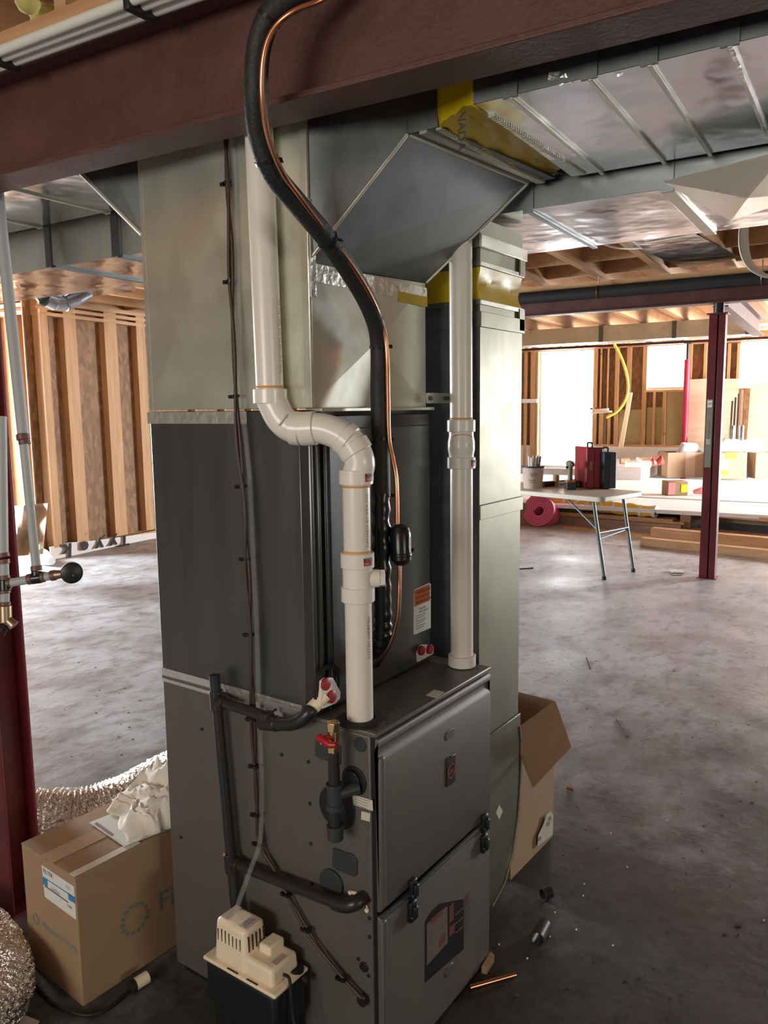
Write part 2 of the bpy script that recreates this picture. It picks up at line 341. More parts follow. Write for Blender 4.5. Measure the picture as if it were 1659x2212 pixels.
bar('guard_rail', white, back, H(bx-.01, (bwy(1128)+dl)/2, bwz(1145, 866)), HX*.02, HY*(bwy(1128)-dl)/2, Z*.04)
for px0, px1, py0, py1 in ((1296, 1308, 885, 964), (1395, 1429, 880, 964), (1438, 1483, 842, 964), (1335, 1384, 885, 964)):
    a, b = bwy(px0), bwy(px1); z0, z1 = bwz(px0, py1), bwz(px0, py0)
    bar('green_backing_board', green, back, H(bx+.085, (a+b)/2, (z0+z1)/2), HX*.008, HY*(a-b)/2, Z*(z1-z0)/2)
def window(nm, y0, y1, z0, z1, mull=()):
    r = sroot(nm, H(bx+.15, (y0+y1)/2, z0)); xx = bx+.15
    for c, a, b in ((H(xx, (y0+y1)/2, z0+.025), HY*(y0-y1)/2, Z*.025), (H(xx, (y0+y1)/2, z1-.025), HY*(y0-y1)/2, Z*.025), (H(xx, y0-.025, (z0+z1)/2), HY*.025, Z*((z1-z0)/2-.05)), (H(xx, y1+.025, (z0+z1)/2), HY*.025, Z*((z1-z0)/2-.05))):
        bar('window_frame', white, r, c, HX*.03, a, b)
    for t in mull: bar('mullion', white, r, H(xx, y0+(y1-y0)*t, (z0+z1)/2), HX*.02, HY*.02, Z*((z1-z0)/2-.05))
    bar('pane', glass, r, H(xx, (y0+y1)/2, (z0+z1)/2), HX*.002, HY*((y0-y1)/2-.05), Z*((z1-z0)/2-.05)); return r
window('window_1', w1l, w1r, wb, wt); window('window_2', w2l, w2r, wb, wt, (.5,))
d = window('door_1', dl, dr, dbot, dtop)
MB().ob(H(bx+.10, dr+.06, (dbot+dtop)/2), HX*.02, HY*.03, Z*.02).build('door_handle', galvd, d)
# left sheathed wall and the sunlit framed return beside it
LC = V((3.444, 6.835, 0)); la = math.radians(7.5); LX = V((math.cos(la), math.sin(la), 0)); LN = V((-math.sin(la), math.cos(la), 0))
wl = sroot('wall_left', LC)
zt = 2.72
MB().ob(LC+LX*4.6+LN*.10+Z*1.37, LX*4.7, LN*.008, Z*1.37).build('sheathing_panel', osbm, wl)
for px0, px1 in ((104, 116), (150, 176), (236, 262), (304, 322)):
    a = onpl(LC, LN, px0, 900); b = onpl(LC, LN, px1, 900); c = (a+b)/2; c.z = zt/2+.04
    bar('stud', wv, wl, c+LN*.045, LX*((b-a).length/2), LN*.045, Z*(zt/2-.06))
for k in range(8):
    bar('stud', wv, wl, LC+LX*(2.4+k*.6)+LN*.045+Z*1.38, LX*.02, LN*.045, Z*1.28)
for z_ in (.06, 2.60, 2.66, 2.72): bar('plate', wh, wl, LC+LX*4.6+LN*.045+Z*z_, LX*4.6, LN*.047, Z*.018)
wr = sroot('wall_left_return', LC)
RY = LN; RX = LX
MB().ob(LC+RY*1.6+RX*.11+Z*1.37, RY*1.55, RX*.008, Z*1.37).build('sheathing_panel', subf, wr)
for k, w2 in ((-.03, .06), (.32, .02), (.72, .02), (1.12, .02), (1.52, .02), (1.92, .02)):
    bar('stud', wv, wr, LC+RY*(k+.05)+RX*.045+Z*1.36, RY*w2, RX*.045, Z*1.27)
for z_ in (.06, 2.62, 2.70): bar('plate', wv, wr, LC+RY*1.55+RX*.045+Z*z_, RY*1.6, RX*.047, Z*.02)
# walls of the rest of the basement
wside = mat('poured_wall', (.16, .14, .12), .85, var=.12, vscale=2)
def slab(nm, a, b, z0, z1, m=wside, th=.1):
    a, b = V(a), V(b); t = (b-a); n_ = V((-t.y, t.x, 0)).normalized()*th; return struct(MB().ob((a+b)/2+Z*(z0+z1)/2, t/2, n_, Z*(z1-z0)/2).build(nm, m))
slab('wall_near_1', H(-4.5, -7.5), H(-4.5, -.7), 0, 3.0); slab('wall_near_2', H(-4.5, 1.3), H(-4.5, 9), 0, 3.0)
slab('wall_near_3', H(-4.5, -.7), H(-4.5, 1.3), 0, 1.2); slab('wall_near_4', H(-4.5, -.7), H(-4.5, 1.3), 2.3, 3.0)  # gap made for the added near fill lamp
slab('wall_right_1', H(-4.5, -7.6), H(-3.2, -7.6), 0, 3.0); slab('wall_right_6', H(-1.6, -7.6), H(10.6, -7.6), 0, 3.0); slab('wall_right_7', H(-3.2, -7.6), H(-1.6, -7.6), 0, 1.5); slab('wall_right_8', H(-3.2, -7.6), H(-1.6, -7.6), 2.3, 3.0); slab('wall_right_2', H(10.7, -7.6), H(10.7, -5.4), 0, 3.0); slab('wall_right_3', H(10.6, -5.3), H(11.4, -5.3), 0, 3.0); slab('wall_right_4', H(11.4, -5.3), H(14.0, -5.3), 2.65, 3.0); slab('wall_right_5', H(14.0, -5.3), H(15.0, -5.3), 0, 3.0)  # gap at the camera end made for the added side fill lamp
slab('wall_far_left_1', H(-4.5, 9), H(-.1, 9), 0, 3.0); slab('wall_far_left_2', H(-.1, 9), H(3.0, 9), 0, .8); slab('wall_far_left_3', H(-.1, 9), H(3.0, 9), 2.6, 3.0); slab('wall_far_left_4', H(3.0, 9), H(3.3, 9), 0, 3.0)
# ================================================================ STEEL
def ibeam(name, p, q, hgt, wd_, m, label, tf=.012, tw=.01, root=None):
    "p,q: bottom centre line ends"
    p, q = V(p), V(q); t = (q-p); n_ = V((-t.y, t.x, 0)).normalized(); r = root or thing(name, label, 'beam', (p+q)/2)
    MB().ob((p+q)/2+Z*tf/2, t/2, n_*wd_/2, Z*tf/2).build('bottom_flange', m, r, bevel=.002)
    MB().ob((p+q)/2+Z*(hgt-tf/2), t/2, n_*wd_/2, Z*tf/2).build('top_flange', m, r, bevel=.002)
    MB().ob((p+q)/2+Z*hgt/2, t/2, n_*tw/2, Z*(hgt/2-tf)).build('web', m, r); return r
bs = .920
e0 = CAM+(V((-.047, 1.256, 2.176))-CAM)*bs; e1 = CAM+(V((.096, -.378, 2.176))-CAM)*bs
t_ = (e0-e1).normalized(); e0 = e1+t_*6.2; e1 = e1-t_*2.2
bn = V((t_.y, -t_.x, 0)); fw_ = .098
zb = CAM.z+(2.176-1.562)*bs
p0, p1 = e0-bn*fw_/2, e1-bn*fw_/2; p0.z = p1.z = zb
ibeam('steel_beam', p0, p1, .232, fw_, redb, 'dark red primed steel I-beam crossing the top, in front of the ducts')
r = thing('wood_nailer', 'wood nailer plate lying along the top of the front steel beam', 'wood plate', (p0+p1)/2+Z*.232)
bar('plank', wy, r, (p0+p1)/2+Z*.251, (p0-p1)/2, bn*.06, Z*.018); bar('plank', wy, r, (p0+p1)/2+Z*.288, (p0-p1)/2, bn*.056, Z*.018)
for k in range(9):
    c = p1.lerp(p0, .08+k*.105); bar('stud', wy, r, V((c.x, c.y, (zb+.306+2.742)/2)), t_*.019, bn*.045, Z*((2.742-zb-.306)/2))
# left red column
cc = V((-.096, 1.368, 0))
cR = thing('steel_column', 'red primed steel column at the left edge, behind the cardboard box', 'column', cc)
MB().ob(cc+Z*(zb-.007)-HX*.06, HX*.13, HY*.07, Z*.006).build('cap_plate', redc, cR)
MB().ob(cc+Z*.006, HX*.062, HY*.066, Z*.006).build('base_plate', redc, cR)
MB().ob(cc+Z*(zb/2)-HX*.05, HX*.004, HY*.055, Z*(zb/2-.014)).build('flange', redc, cR, bevel=.002)
MB().ob(cc+Z*(zb/2)+HX*.05, HX*.004, HY*.055, Z*(zb/2-.014)).build('flange', redc, cR, bevel=.002)
MB().ob(cc+Z*(zb/2), HX*.046, HY*.004, Z*(zb/2-.014)).build('web', redc, cR)
# far beam, pipe and post
pc = on('z', 0, 1520, 1247)+HX*.02-HY*.03
fbc = pc+HX*0.0; fbz = 2.44
a_ = fbc+HY*4.6; b_ = fbc-HY*3.8; a_.z = b_.z = fbz
ibeam('steel_beam', a_, b_, .22, .15, redb, 'dark red steel I-beam in mid distance, carried by the slim red post')
r = thing('wood_nailer', 'wood nailer plate on top of the mid-distance steel beam', 'wood plate', (a_+b_)/2+Z*.225)
bar('plank', wy, r, (a_+b_)/2+Z*.25, (a_-b_)/2, HX*.08, Z*.024)
r = thing('black_pipe', 'long black drain pipe strapped along the mid-distance beam', 'pipe', (a_+b_)/2-HX*.13+Z*.17)
MB().cyl(a_-HX*.14+Z*.165, b_-HX*.14+Z*.165, .055).build('pipe', abs_, r)
for px in (1292, 1644):
    q = onpl(fbc-HX*.14, HX, px, 640); q.z = fbz+.165
    MB().tube([q+HX*(-.06*math.cos(a)) + Z*.06*math.sin(a) for a in [math.radians(k) for k in range(-90, 100, 20)]]+[q+Z*.15], .005, 6).build('hanger_strap', copd, r)
r = thing('steel_post', 'dark red H-shaped steel post standing mid-right with a grey label', 'column', pc)
ph = fbz-.10
for s_ in (-1, 1): MB().ob(pc+HY*(s_*.062)+Z*ph/2, HX*.062, HY*.005, Z*ph/2).build('flange', redc, r, bevel=.002)
MB().ob(pc+Z*ph/2, HX*.005, HY*.057, Z*ph/2).build('web', redc, r)
MB().ob(pc+Z*(ph+.006), HX*.085, HY*.085, Z*.006).build('cap_plate', redc, r)
MB().cyl(pc+Z*(ph+.012), pc+Z*(ph+.099), .045).build('jack_screw', blk, r)
MB().ob(pc+Z*.003, HX*.085, HY*.085, Z*.003).build('base_plate', redc, r)
# the visible faces of the post are its left flange edge and its near face: a cover face with the label
MB().ob(pc-HX*.064+HY*.032+Z*ph/2, HX*.004, HY*.034, Z*ph/2).build('face_plate', redc, r, bevel=.002)
MB().ob(pc-HX*.064-HY*.040+Z*ph/2, HX*.004, HY*.026, Z*ph/2).build('face_plate', redc, r, bevel=.002)
lb = MB().ob(pc-HX*.069+HY*.032+Z*1.31, HX*.0006, HY*.026, Z*.30).build('label', mat('post_label', (.23, .24, .20), .6), r)
lb = MB().ob(pc-HX*.071+HY*.032+Z*1.57, HX*.0006, HY*.02, Z*.03).build('label', white, r)
text('print', 'HIT', redlab, r, pc-HX*.0725+HY*.051+Z*1.57, -HY, Z, .026)
bar('print_line', redlab, r, pc-HX*.0705+HY*.030+Z*1.32, HX*.0002, HY*.0015, Z*.10)
for k in range(4): bar('print_line', white, r, pc-HX*.0705+HY*.034+Z*(1.255-.012*k), HX*.0002, HY*(.018-.003*(k % 2)), Z*.0028)
# second post and beam near the back wall
fbx = bx-.30
q = onpl(H(fbx, 0), HX, 1478, 965); q.z = 0
z2 = min(2.70, onpl(H(fbx, 0), HX, 1300, 742).z)
r = thing('steel_post', 'slim bright red steel post far back, in front of the left window', 'column', q)
MB().cyl(q, q+Z*(z2-.30), .055).build('tube', mat('red_post_paint', (.42, .016, .05), .5), r); MB().cyl(q+Z*(z2-.30), q+Z*(z2-.012), .025).build('jack_screw', blk, r); MB().ob(q+Z*(z2-.006), HX*.06, HY*.06, Z*.006).build('cap_plate', blk, r)
ibeam('steel_beam', H(fbx, 6.2, z2), H(fbx, -6.6, z2), .045, .12, redb, 'thin-looking dark red steel beam farthest back, before the windows')
r = thing('rectangular_duct_run', 'pale rectangular duct run along the ceiling above the farthest beam', 'duct', H(10.6, 0, z2+.12))
y0 = hco(onpl(H(10.4, 0), HX, 1128, 720)).y
zlo = onpl(H(10.4, 0), HX, 1300, 738).z; zhi = min(2.735, onpl(H(10.4, 0), HX, 1300, 700).z)
edges = [y0+.6, hco(onpl(H(10.4, 0), HX, 1298, 720)).y, hco(onpl(H(10.4, 0), HX, 1456, 720)).y, hco(onpl(H(10.4, 0), HX, 1615, 720)).y]
for i in range(3):
    MB().ob(H(10.6, (edges[i]+edges[i+1])/2, (zlo+zhi)/2), HX*.2, HY*(edges[i]-edges[i+1])/2, Z*(zhi-zlo)/2).build('duct_section', galvm, r)
    MB().ob(H(10.6, edges[i+1], (zlo+zhi)/2), HX*.21, HY*.03, Z*((zhi-zlo)/2+.004)).build('cleat', galvd, r)
a_ = fbc+HX*.10; b_ = fbc+HX*3.6; a_.z = b_.z = fbz-.02
ibeam('steel_beam', a_, b_, .20, .13, redb, 'short dark red steel beam running back from the mid-right post')
# ================================================================ FURNACE
FWD, FD, FH = .529, .713, .864
F = thing('furnace', 'taupe metal gas furnace with two-part front door, standing on the concrete', 'furnace', (0, 0, 0))
MB().box((.0, .022, .02), (FWD, FD, FH-.012)).build('cabinet', furn, F, bevel=.003)
MB().box((.006, .012, .01), (FWD-.006, .024, FH-.014)).build('gasket', blk, F)
MB().box((.01, .04, 0), (FWD-.01, FD-.02, .02)).build('base_rail', blk, F)
MB().box((-.003, .004, FH-.012), (FWD+.004, FD, FH)).build('top_panel', furn, F, bevel=.003)
def zface(px, py): return on('y', 0, px, py)
# upper door: profile swept sideways, with the finger groove under its top edge
prof = [(.0, .446), (0, .792), (.004, .800), (.007, .806), (.010, .814), (.009, .822), (.004, .827), (.0, .832), (.0, .842), (.004, .848), (.012, .849), (.012, .440), (.004, .440)]
MB().prism([V((.004, y, z)) for y, z in prof], (FWD-.008, 0, 0)).build('upper_door', door, F, bevel=.0025)
MB().box((.004, -.004, .450), (.022, .004, .806)).build('door_edge_fold', door, F, bevel=.0035)
MB().box((.004, -.004, .012), (.022, .004, .418)).build('door_edge_fold', door, F, bevel=.0035)
prof = [(0, .008), (0, .418), (.006, .428), (.012, .428), (.012, .008)]
MB().prism([V((.004, y, z)) for y, z in prof], (FWD-.008, 0, 0)).build('lower_door', door, F, bevel=.0025)
MB().tube([V((.004, -.001, .432)), V((.10, -.003, .430)), V((.14, -.003, .433)), V((.44, -.003, .436)), V((.50, -.003, .436))], .006, 8).build('door_gasket', dgrey, F)
for (ax_, ay_, bx_, by_) in ((882, 1899, 893, 1938), (880, 1944, 892, 1987), (1034, 1758, 1051, 1795), (1033, 1801, 1050, 1838)):
    a = zface(ax_, ay_); b = zface(bx_, by_); c = (a+b)/2
    r_ = MB().box((c.x-.013, -.012, c.z-.026), (c.x+.013, .001, c.z+.026)).build('door_clip', blk, F, bevel=.004)
    MB().box((c.x-.008, -.020, c.z-.016), (c.x+.008, -.010, c.z+.016)).build('clip_lever', blk, r_, bevel=.004)
    MB().cyl((c.x-.010, -.015, c.z-.01), (c.x-.010, -.011, c.z-.01), .003).build('clip_screw', galvd, r_)
def stadium(c, w_, h, u=UY, v=VXZ, n=10):
    r_ = h/2; out = []
    for sgn, a0 in ((1, -90), (-1, 90)):
        for j in range(n+1):
            a = math.radians(a0+180*j/n); out.append(c+u*(sgn*(w_/2-r_)+r_*math.cos(a))+v*(r_*math.sin(a)))
    return out
for px, py in ((971, 1586), (970, 2095)):
    c = zface(px, py); MB().prism(stadium(c, .046, .024), (0, -.002, 0)).build('pull_rim', galvd, F, bevel=.001)
    MB().prism(stadium(c-V((0, .002, 0)), .038, .016), (0, -.0008, 0)).build('pull_recess', furn, F)
lp = patch('y', 0, ((963, 1638), (982, 1628), (982, 1687), (963, 1700)), .003).build('logo_plate', blk, F, bevel=.001)
c = zface(972.5, 1664)-V((0, .0034, 0))
MB().rings(c, (0, -1, 0), [(0, .0185), (.0008, .0185), (.0008, .0165), (0, .0165)], 28, True).build('emblem_ring', redlab, lp)
text('print', 'KING', redlab, lp, c-V((0, .0006, .001)), UY, VXZ, .015, 'CENTER')
for dz in (.036, -.036): MB().cyl(c+V((0, .0006, dz)), c+V((0, -.001, dz)), .003, n=6).build('star_stud', dgrey, lp)
# energy/warning label on the lower door
wl_ = patch('y', 0, ((918, 1991), (930, 1970), (948, 1952), (965, 1948), (1001, 1941), (1001, 2050), (918, 2122)), .001).build('warning_label', blk, F)
redlk = mat('label_dark_red', (.16, .035, .025), .6)
pic = mat('label_picture', (.14, .11, .085), .6, var=.25, vscale=60)
patch('y', -.001, ((922, 1996), (966, 1957), (967, 2036), (922, 2086)), .0004).build('label_picture', pic, wl_)
for (a, b, cc_, dd) in (((931, 1985), (957, 1962), (957, 1972), (931, 1996)), ((970, 1958), (980, 1948), (980, 1985), (970, 1996)), ((948, 2030), (962, 2014), (962, 2030), (948, 2046)), ((970, 2004), (982, 1993), (982, 2014), (970, 2024))):
    patch('y', -.0014, (a, b, cc_, dd), .0004).build('red_panel', redlk, wl_)
for yy in (1990, 2010, 2030): patch('y', -.0014, ((983, yy-14), (1000, yy-29), (1000, yy-28), (983, yy-13)), .0003).build('rule_line', greyi, wl_)
sl = patch('y', 0, ((1004, 1933), (1015, 1922), (1014, 2010), (1004, 2022)), .0006).build('side_label', furn, F)
patch('y', -.0006, ((1006, 1938), (1012, 1931), (1012, 1950), (1006, 1956)), .0004).build('red_panel', redlk, sl)
# knock-outs, plugs, stickers and screws on the side
patch('x', 0, ((683, 1594), (737, 1611), (737, 1652), (727, 1650), (688, 1636), (682, 1630)), .003).build('knockout_plate', dgrey, F, bevel=.001)
patch('x', 0, ((721, 1830), (765, 1846), (773, 1857), (773, 1888), (768, 1893), (726, 1877), (719, 1868)), .004).build('knockout_plate', dgrey, F, bevel=.0012)
disc('x', 0, 779, 1608, .0165, .004, dgrey, 'hole_plug', F, 1.0)
disc('x', 0, 766, 1686, .034, .004, blk, 'grommet', F, 1.0); disc('x', -.004, 762, 1684, .022, .008, blk, 'grommet_cap', F)
disc('x', 0, 729, 1743, .052, .004, blk, 'round_knockout', F, 1.0)
disc('x', 0, 718, 1906, .034, .008, dgrey, 'hole_plug', F, 1.0)
disc('x', 0, 787, 2088, .012, .004, blk, 'hole_plug', F)
for px, py in ((609, 1630), (667, 1645), (670, 1735), (672, 1822), (674, 1909), (437, 1575), (392, 1808), (799, 1943), (799, 1983), (799, 2023), (775, 2071), (797, 2107), (752, 2120), (665, 1556)):
    disc('x', 0, px, py, .0045, .003, blk, 'screw', F)
s_ = patch('x', 0, ((762, 1716), (805, 1729), (806, 1752), (763, 1738)), .0006).build('sticker', cream, F)
for i in range(4): patch('x', -.0006, ((766, 1720+i*5), (800-i*3, 1731+i*5), (800-i*3, 1732.3+i*5), (766, 1721.3+i*5)), .0002).build('print_line', greyi, s_)
s_ = patch('x', 0, ((781, 1752), (800, 1757), (799, 1775), (780, 1770)), .0006).build('sticker', cream, F)
# top of the furnace
for px, py in ((807, 1577), (594, 1535), (858, 1465), (877, 1455)):
    c = on('z', FH, px, py); MB().cyl(c, c+Z*.003, .0045, n=8).build('screw', blk, F)
MB().prism([on('z', FH, *p) for p in ((920, 1502), (938, 1490), (960, 1495), (943, 1508))], (0, 0, .0006)).build('sticker', cream, F)
VC = V((.039, .077, FH))
MB().rings(VC, Z, [(0, .055), (.003, .055), (.006, .046), (.008, .034), (.0, .034)], 32).build('vent_gasket', rubber, F)
IC = V((.494, .072, FH))
# ================================================================ COIL CABINET
CW, CY0, CT = .489, .166, 1.5613
K = thing('evaporator_coil_cabinet', 'dark grey metal evaporator coil cabinet stacked on the furnace top', 'coil cabinet', (0, .44, FH))
MB().box((.0, .20, FH+.0006), (CW, FD, CT)).build('cabinet', coil, K, bevel=.004)
MB().box((.0, CY0+.004, FH+.002), (.045, .21, CT)).build('corner_frame', coild, K, bevel=.008, seg=3)
MB().box((.012, CY0-.004, FH+.06), (.020, CY0+.006, CT-.02)).build('frame_lip', coild, K, bevel=.002)
MB().box((.035, CY0-.004, FH+.005), (.043, CY0+.006, CT-.02)).build('frame_lip', coild, K, bevel=.002)
MB().box((.050, CY0, FH+.002), (CW, .21, CT-.035)).build('access_door', coil, K, bevel=.010, seg=3)
MB().box((.03, CY0-.003, CT-.045), (CW-.01, .20, CT-.012)).build('top_rail', coild, K, bevel=.003)
MB().box((.02, CY0-.012, CT-.004), (CW, .20, CT+.004)).build('drip_edge', galvm, K, bevel=.001)
KF = CY0
lb = patch('y', KF, ((894, 1274), (927, 1259), (930, 1262), (930, 1356), (895, 1371), (893, 1368)), .001).build('warning_label', white, K)
patch('y', KF-.001, ((894.5, 1276), (928, 1261), (928, 1297), (895, 1311)), .0005).build('orange_header', orange, lb)
o_ = on('y', KF-.0016, 899, 1286); sz = .021
text('print', 'WARNING', ink, lb, on('y', KF-.0016, 899, 1281.5), UY, VXZ, .0165); text('print', 'AVERTISSEMENT', ink, lb, on('y', KF-.0016, 899, 1292.5), UY, VXZ, .0095)
text('print', 'ADVERTENCIA', ink, lb, on('y', KF-.0016, 899, 1303), UY, VXZ, .0115)
text('print', 'HAZARD', ink, lb, on('y', KF-.001, 905, 1316), UY, VXZ, .009); text('print', 'IMPROPER IN', ink, lb, on('y', KF-.001, 905, 1323), UY, VXZ, .008)
for i in range(6): patch('y', KF-.001, ((899, 1331+i*5.5), (920-i % 2*4, 1323+i*5.5), (920-i % 2*4, 1324.3+i*5.5), (899, 1332.3+i*5.5)), .0003).build('print_line', greyi, lb)
pl_ = patch('y', KF, ((897, 1410), (905, 1392), (930, 1391), (934, 1397), (933, 1412), (899, 1430)), .006).build('refrigerant_stub_plate', cream, K, bevel=.002)
for px, py in ((908, 1405), (926, 1402)):
    c = on('y', KF-.006, px, py); MB().rings(c, (0, -1, 0), [(0, .0135), (.008, .0125), (.010, .009)], 20).build('cap', redcap, K, ang=50)
# drain plate with two red caps on the left front corner
pp_ = [on('y', KF-.012, *p) for p in ((689, 1470), (697, 1463), (712, 1462), (718, 1472), (729, 1494), (728, 1508), (718, 1518), (690, 1530), (684, 1522), (687, 1500))]
MB().prism(pp_, (0, -.010, 0)).build('drain_plate', pvcf, K, bevel=.002)
for px, py in ((702, 1477), (714, 1505)):
    c = on('y', KF-.022, px, py); MB().rings(c, (0, -1, 0), [(0, .0150), (.006, .0145), (.007, .013)], 24).build('cap', redcap, K, ang=50)
c = on('y', KF-.006, 706, 1480); MB().rings(c, (0, -1, 0), [(0, .050), (.006, .050), (.006, .040), (0, .040)], 28, True).build('drain_gasket', rubber, K)
# foil tape bands
T = thing('foil_tape_band', 'silver foil tape sealing the furnace to the coil cabinet above it', 'tape', (-.002, .45, FH))
MB().box((-.0022, .215, FH-.020), (-.0004, FD, FH+.018)).build('tape', foil, T); MB().box((-.0034, .21, FH-.032), (-.0026, .42, FH+.004)).build('tape_overlap', foil, T)
T = thing('foil_tape_band', 'silver foil tape across the top of the dark coil cabinet side', 'tape', (-.002, .45, CT))
MB().box((-.0035, .36, CT-.030), (-.0015, FD+.004, CT-.001)).build('tape', foil, T)
# ================================================================ SUPPLY PLENUM
S = thing('supply_plenum', 'galvanized supply plenum with cross-broken sides above the coil cabinet', 'duct', (.2, .44, CT))
PB, PR = FD-.008, .474
zL, zTp = 1.868, 2.42
zb0 = CT+.0045
A0, A1 = V((0, .172, zb0)), V((0, .172, zL)); B0, B1 = V((PR, .172, zb0)), V((PR, .172, 1.885))
def crossed(P, out, m, nm, par, t=.0025, h=.004):
    "sheet panel with an X crease: centre pushed outwards"
    P = [V(p) for p in P]; out = V(out).normalized(); c = sum(P, V((0, 0, 0)))/len(P)+out*h; n = len(P)
    vs = P+[c]+[p-out*t for p in P]+[c-out*t]; fs = [(i, (i+1) % n, n) for i in range(n)]+[(n+1+(i+1) % n, n+1+i, 2*n+1) for i in range(n)]+[((i+1) % n, i, n+1+i, n+1+(i+1) % n) for i in range(n)]
    nn = (P[1]-P[0]).cross(c-P[0])
    if nn.dot(out) < 0: fs = [f[::-1] for f in fs]
    return MB().add(vs, fs).build(nm, m, par, ang=.2)
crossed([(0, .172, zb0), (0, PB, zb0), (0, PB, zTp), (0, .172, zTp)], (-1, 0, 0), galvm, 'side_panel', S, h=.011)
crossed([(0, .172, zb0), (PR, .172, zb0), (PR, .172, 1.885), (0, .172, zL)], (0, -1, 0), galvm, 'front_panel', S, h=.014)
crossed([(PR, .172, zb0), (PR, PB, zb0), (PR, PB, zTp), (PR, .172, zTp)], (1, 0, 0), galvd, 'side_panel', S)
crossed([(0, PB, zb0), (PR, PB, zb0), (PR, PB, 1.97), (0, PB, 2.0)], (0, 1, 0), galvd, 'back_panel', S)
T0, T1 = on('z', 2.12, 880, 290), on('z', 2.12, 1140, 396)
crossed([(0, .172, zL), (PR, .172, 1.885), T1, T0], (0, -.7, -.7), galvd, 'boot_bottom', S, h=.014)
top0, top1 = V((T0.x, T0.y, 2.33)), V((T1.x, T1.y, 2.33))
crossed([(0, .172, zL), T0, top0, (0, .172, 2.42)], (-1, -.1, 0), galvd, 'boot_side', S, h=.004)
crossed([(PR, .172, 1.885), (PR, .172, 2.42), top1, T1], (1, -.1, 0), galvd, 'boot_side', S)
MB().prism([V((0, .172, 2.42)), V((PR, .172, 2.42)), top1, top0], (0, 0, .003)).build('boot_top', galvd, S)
for a, b in ((V((0, .172, zL)), T0), (V((PR, .172, 1.885)), T1), (T0, T1)): MB().tube([a+(b-a)*.01, b], .004, 8).build('seam', galvm, S)
MB().box((-.005, .160, zb0), (.004, .180, zTp)).build('corner_seam', galvm, S, bevel=.002)
MB().box((-.001, PB-.010, zb0), (-.0005+.002, PB+.003, zTp)).build('corner_seam', galvm, S)
# flare to the left trunk
FL = [V((0, PB, 2.0)), V((PR, PB, 1.97)), V((.30, .96, 2.19)), V((-.055, .90, 2.19))]
crossed(FL, (0, .6, -.8), galvd, 'flare_bottom', S, h=.010)
crossed([V((0, PB, 2.0)), FL[3], V((-.055, .90, 2.36)), V((0, PB, 2.36))], (-1, .2, 0), galvd, 'flare_side', S)
MB().tube([FL[0], FL[3]], .006, 8).build('seam', galvm, S)
tp = thing('foil_tape_band', 'crumpled foil tape under the front boot of the supply plenum', 'tape', (.2, .17, 1.85))
MB().box((0, .1665, 1.835), (PR, .1685, 1.873)).build('tape', foil, tp)
MB().box((-.001, .157, 1.80), (.016, .1598, 2.0)).build('tape_piece', foil, tp)
MB().box((PR*.72, .1655, 1.825), (PR, .1664, 1.850)).build('yellow_scrap', yel, tp)
# ---------------------------------------------------------------- trunks
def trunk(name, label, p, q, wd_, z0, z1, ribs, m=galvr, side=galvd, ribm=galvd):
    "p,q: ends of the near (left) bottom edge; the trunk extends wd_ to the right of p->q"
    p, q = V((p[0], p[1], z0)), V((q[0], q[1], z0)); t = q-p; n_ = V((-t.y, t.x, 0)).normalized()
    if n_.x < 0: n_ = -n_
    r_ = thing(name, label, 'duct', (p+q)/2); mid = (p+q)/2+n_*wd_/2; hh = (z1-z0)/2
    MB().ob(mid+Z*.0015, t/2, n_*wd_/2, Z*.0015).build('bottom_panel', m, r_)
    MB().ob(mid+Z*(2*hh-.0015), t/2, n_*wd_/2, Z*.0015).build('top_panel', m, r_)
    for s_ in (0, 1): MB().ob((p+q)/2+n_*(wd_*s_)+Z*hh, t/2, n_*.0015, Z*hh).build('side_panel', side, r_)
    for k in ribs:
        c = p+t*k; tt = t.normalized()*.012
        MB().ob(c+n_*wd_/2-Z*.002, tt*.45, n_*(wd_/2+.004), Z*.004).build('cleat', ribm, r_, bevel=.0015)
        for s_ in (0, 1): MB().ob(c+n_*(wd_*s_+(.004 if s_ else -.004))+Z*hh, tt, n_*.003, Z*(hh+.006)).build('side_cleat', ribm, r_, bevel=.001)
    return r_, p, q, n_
Ya, Yb = on('z', 2.12, 935, 268), on('z', 2.12, 1035, 234)
d_ = (on('z', 2.12, 1659, 75)-on('z', 2.12, 1101, 207)); d_.z = 0; d_.normalize()
o0 = on('z', 2.12, 1101, 207)
def tl(y): return o0+d_*((o0.y-y)/-d_.y)
cr = thing('supply_trunk_collar', 'short dark sheet-metal collar between plenum boot and yellow flexible joint', 'duct', T0)
wT = (T1-T0).length
cy0, cy1 = T0.y-.002, Ya.y
a, b = V((T0.x, cy0, 2.12)), V((T0.x+.002, cy1+.0, 2.12)); nT = (T1-T0).normalized()
MB().ob((a+b)/2+nT*wT/2+Z*.002, (b-a)/2, nT*wT/2, Z*.002).build('bottom_panel', galvd, cr)
for s_ in (0, 1): MB().ob((a+b)/2+nT*wT*s_+Z*.09, (b-a)/2, nT*.0015, Z*.09).build('side_panel', galvd, cr)
MB().ob(a+(b-a)*.5+nT*wT/2-Z*.003, (b-a)*.12, nT*wT/2, Z*.003).build('cleat', galvm, cr)
fx = thing('flexible_duct_connector', 'yellow vinyl flexible duct joint with black print by the boot', 'flexible joint', Yb)
y0_, y1_ = Ya.y-.001, Yb.y
vs = []; N_ = 10
for i in range(N_+1):
    y = y0_+(y1_-y0_)*i/N_; x = T0.x+(tl(y1_).x-T0.x)*i/N_; sag = math.sin(i/N_*math.pi)*.010
    for j in range(25):
        s = j/24
        if s < .2: P = V((x-.002+sag*.6, y, 2.30-(.18)*s/.2))
        else: P = V((x+(s-.2)/.8*wT, y, 2.12+sag+.003*math.sin(s*31+i)))
        vs.append(P+V((0, 0, .002*math.sin(i*2.1+j*1.3))))
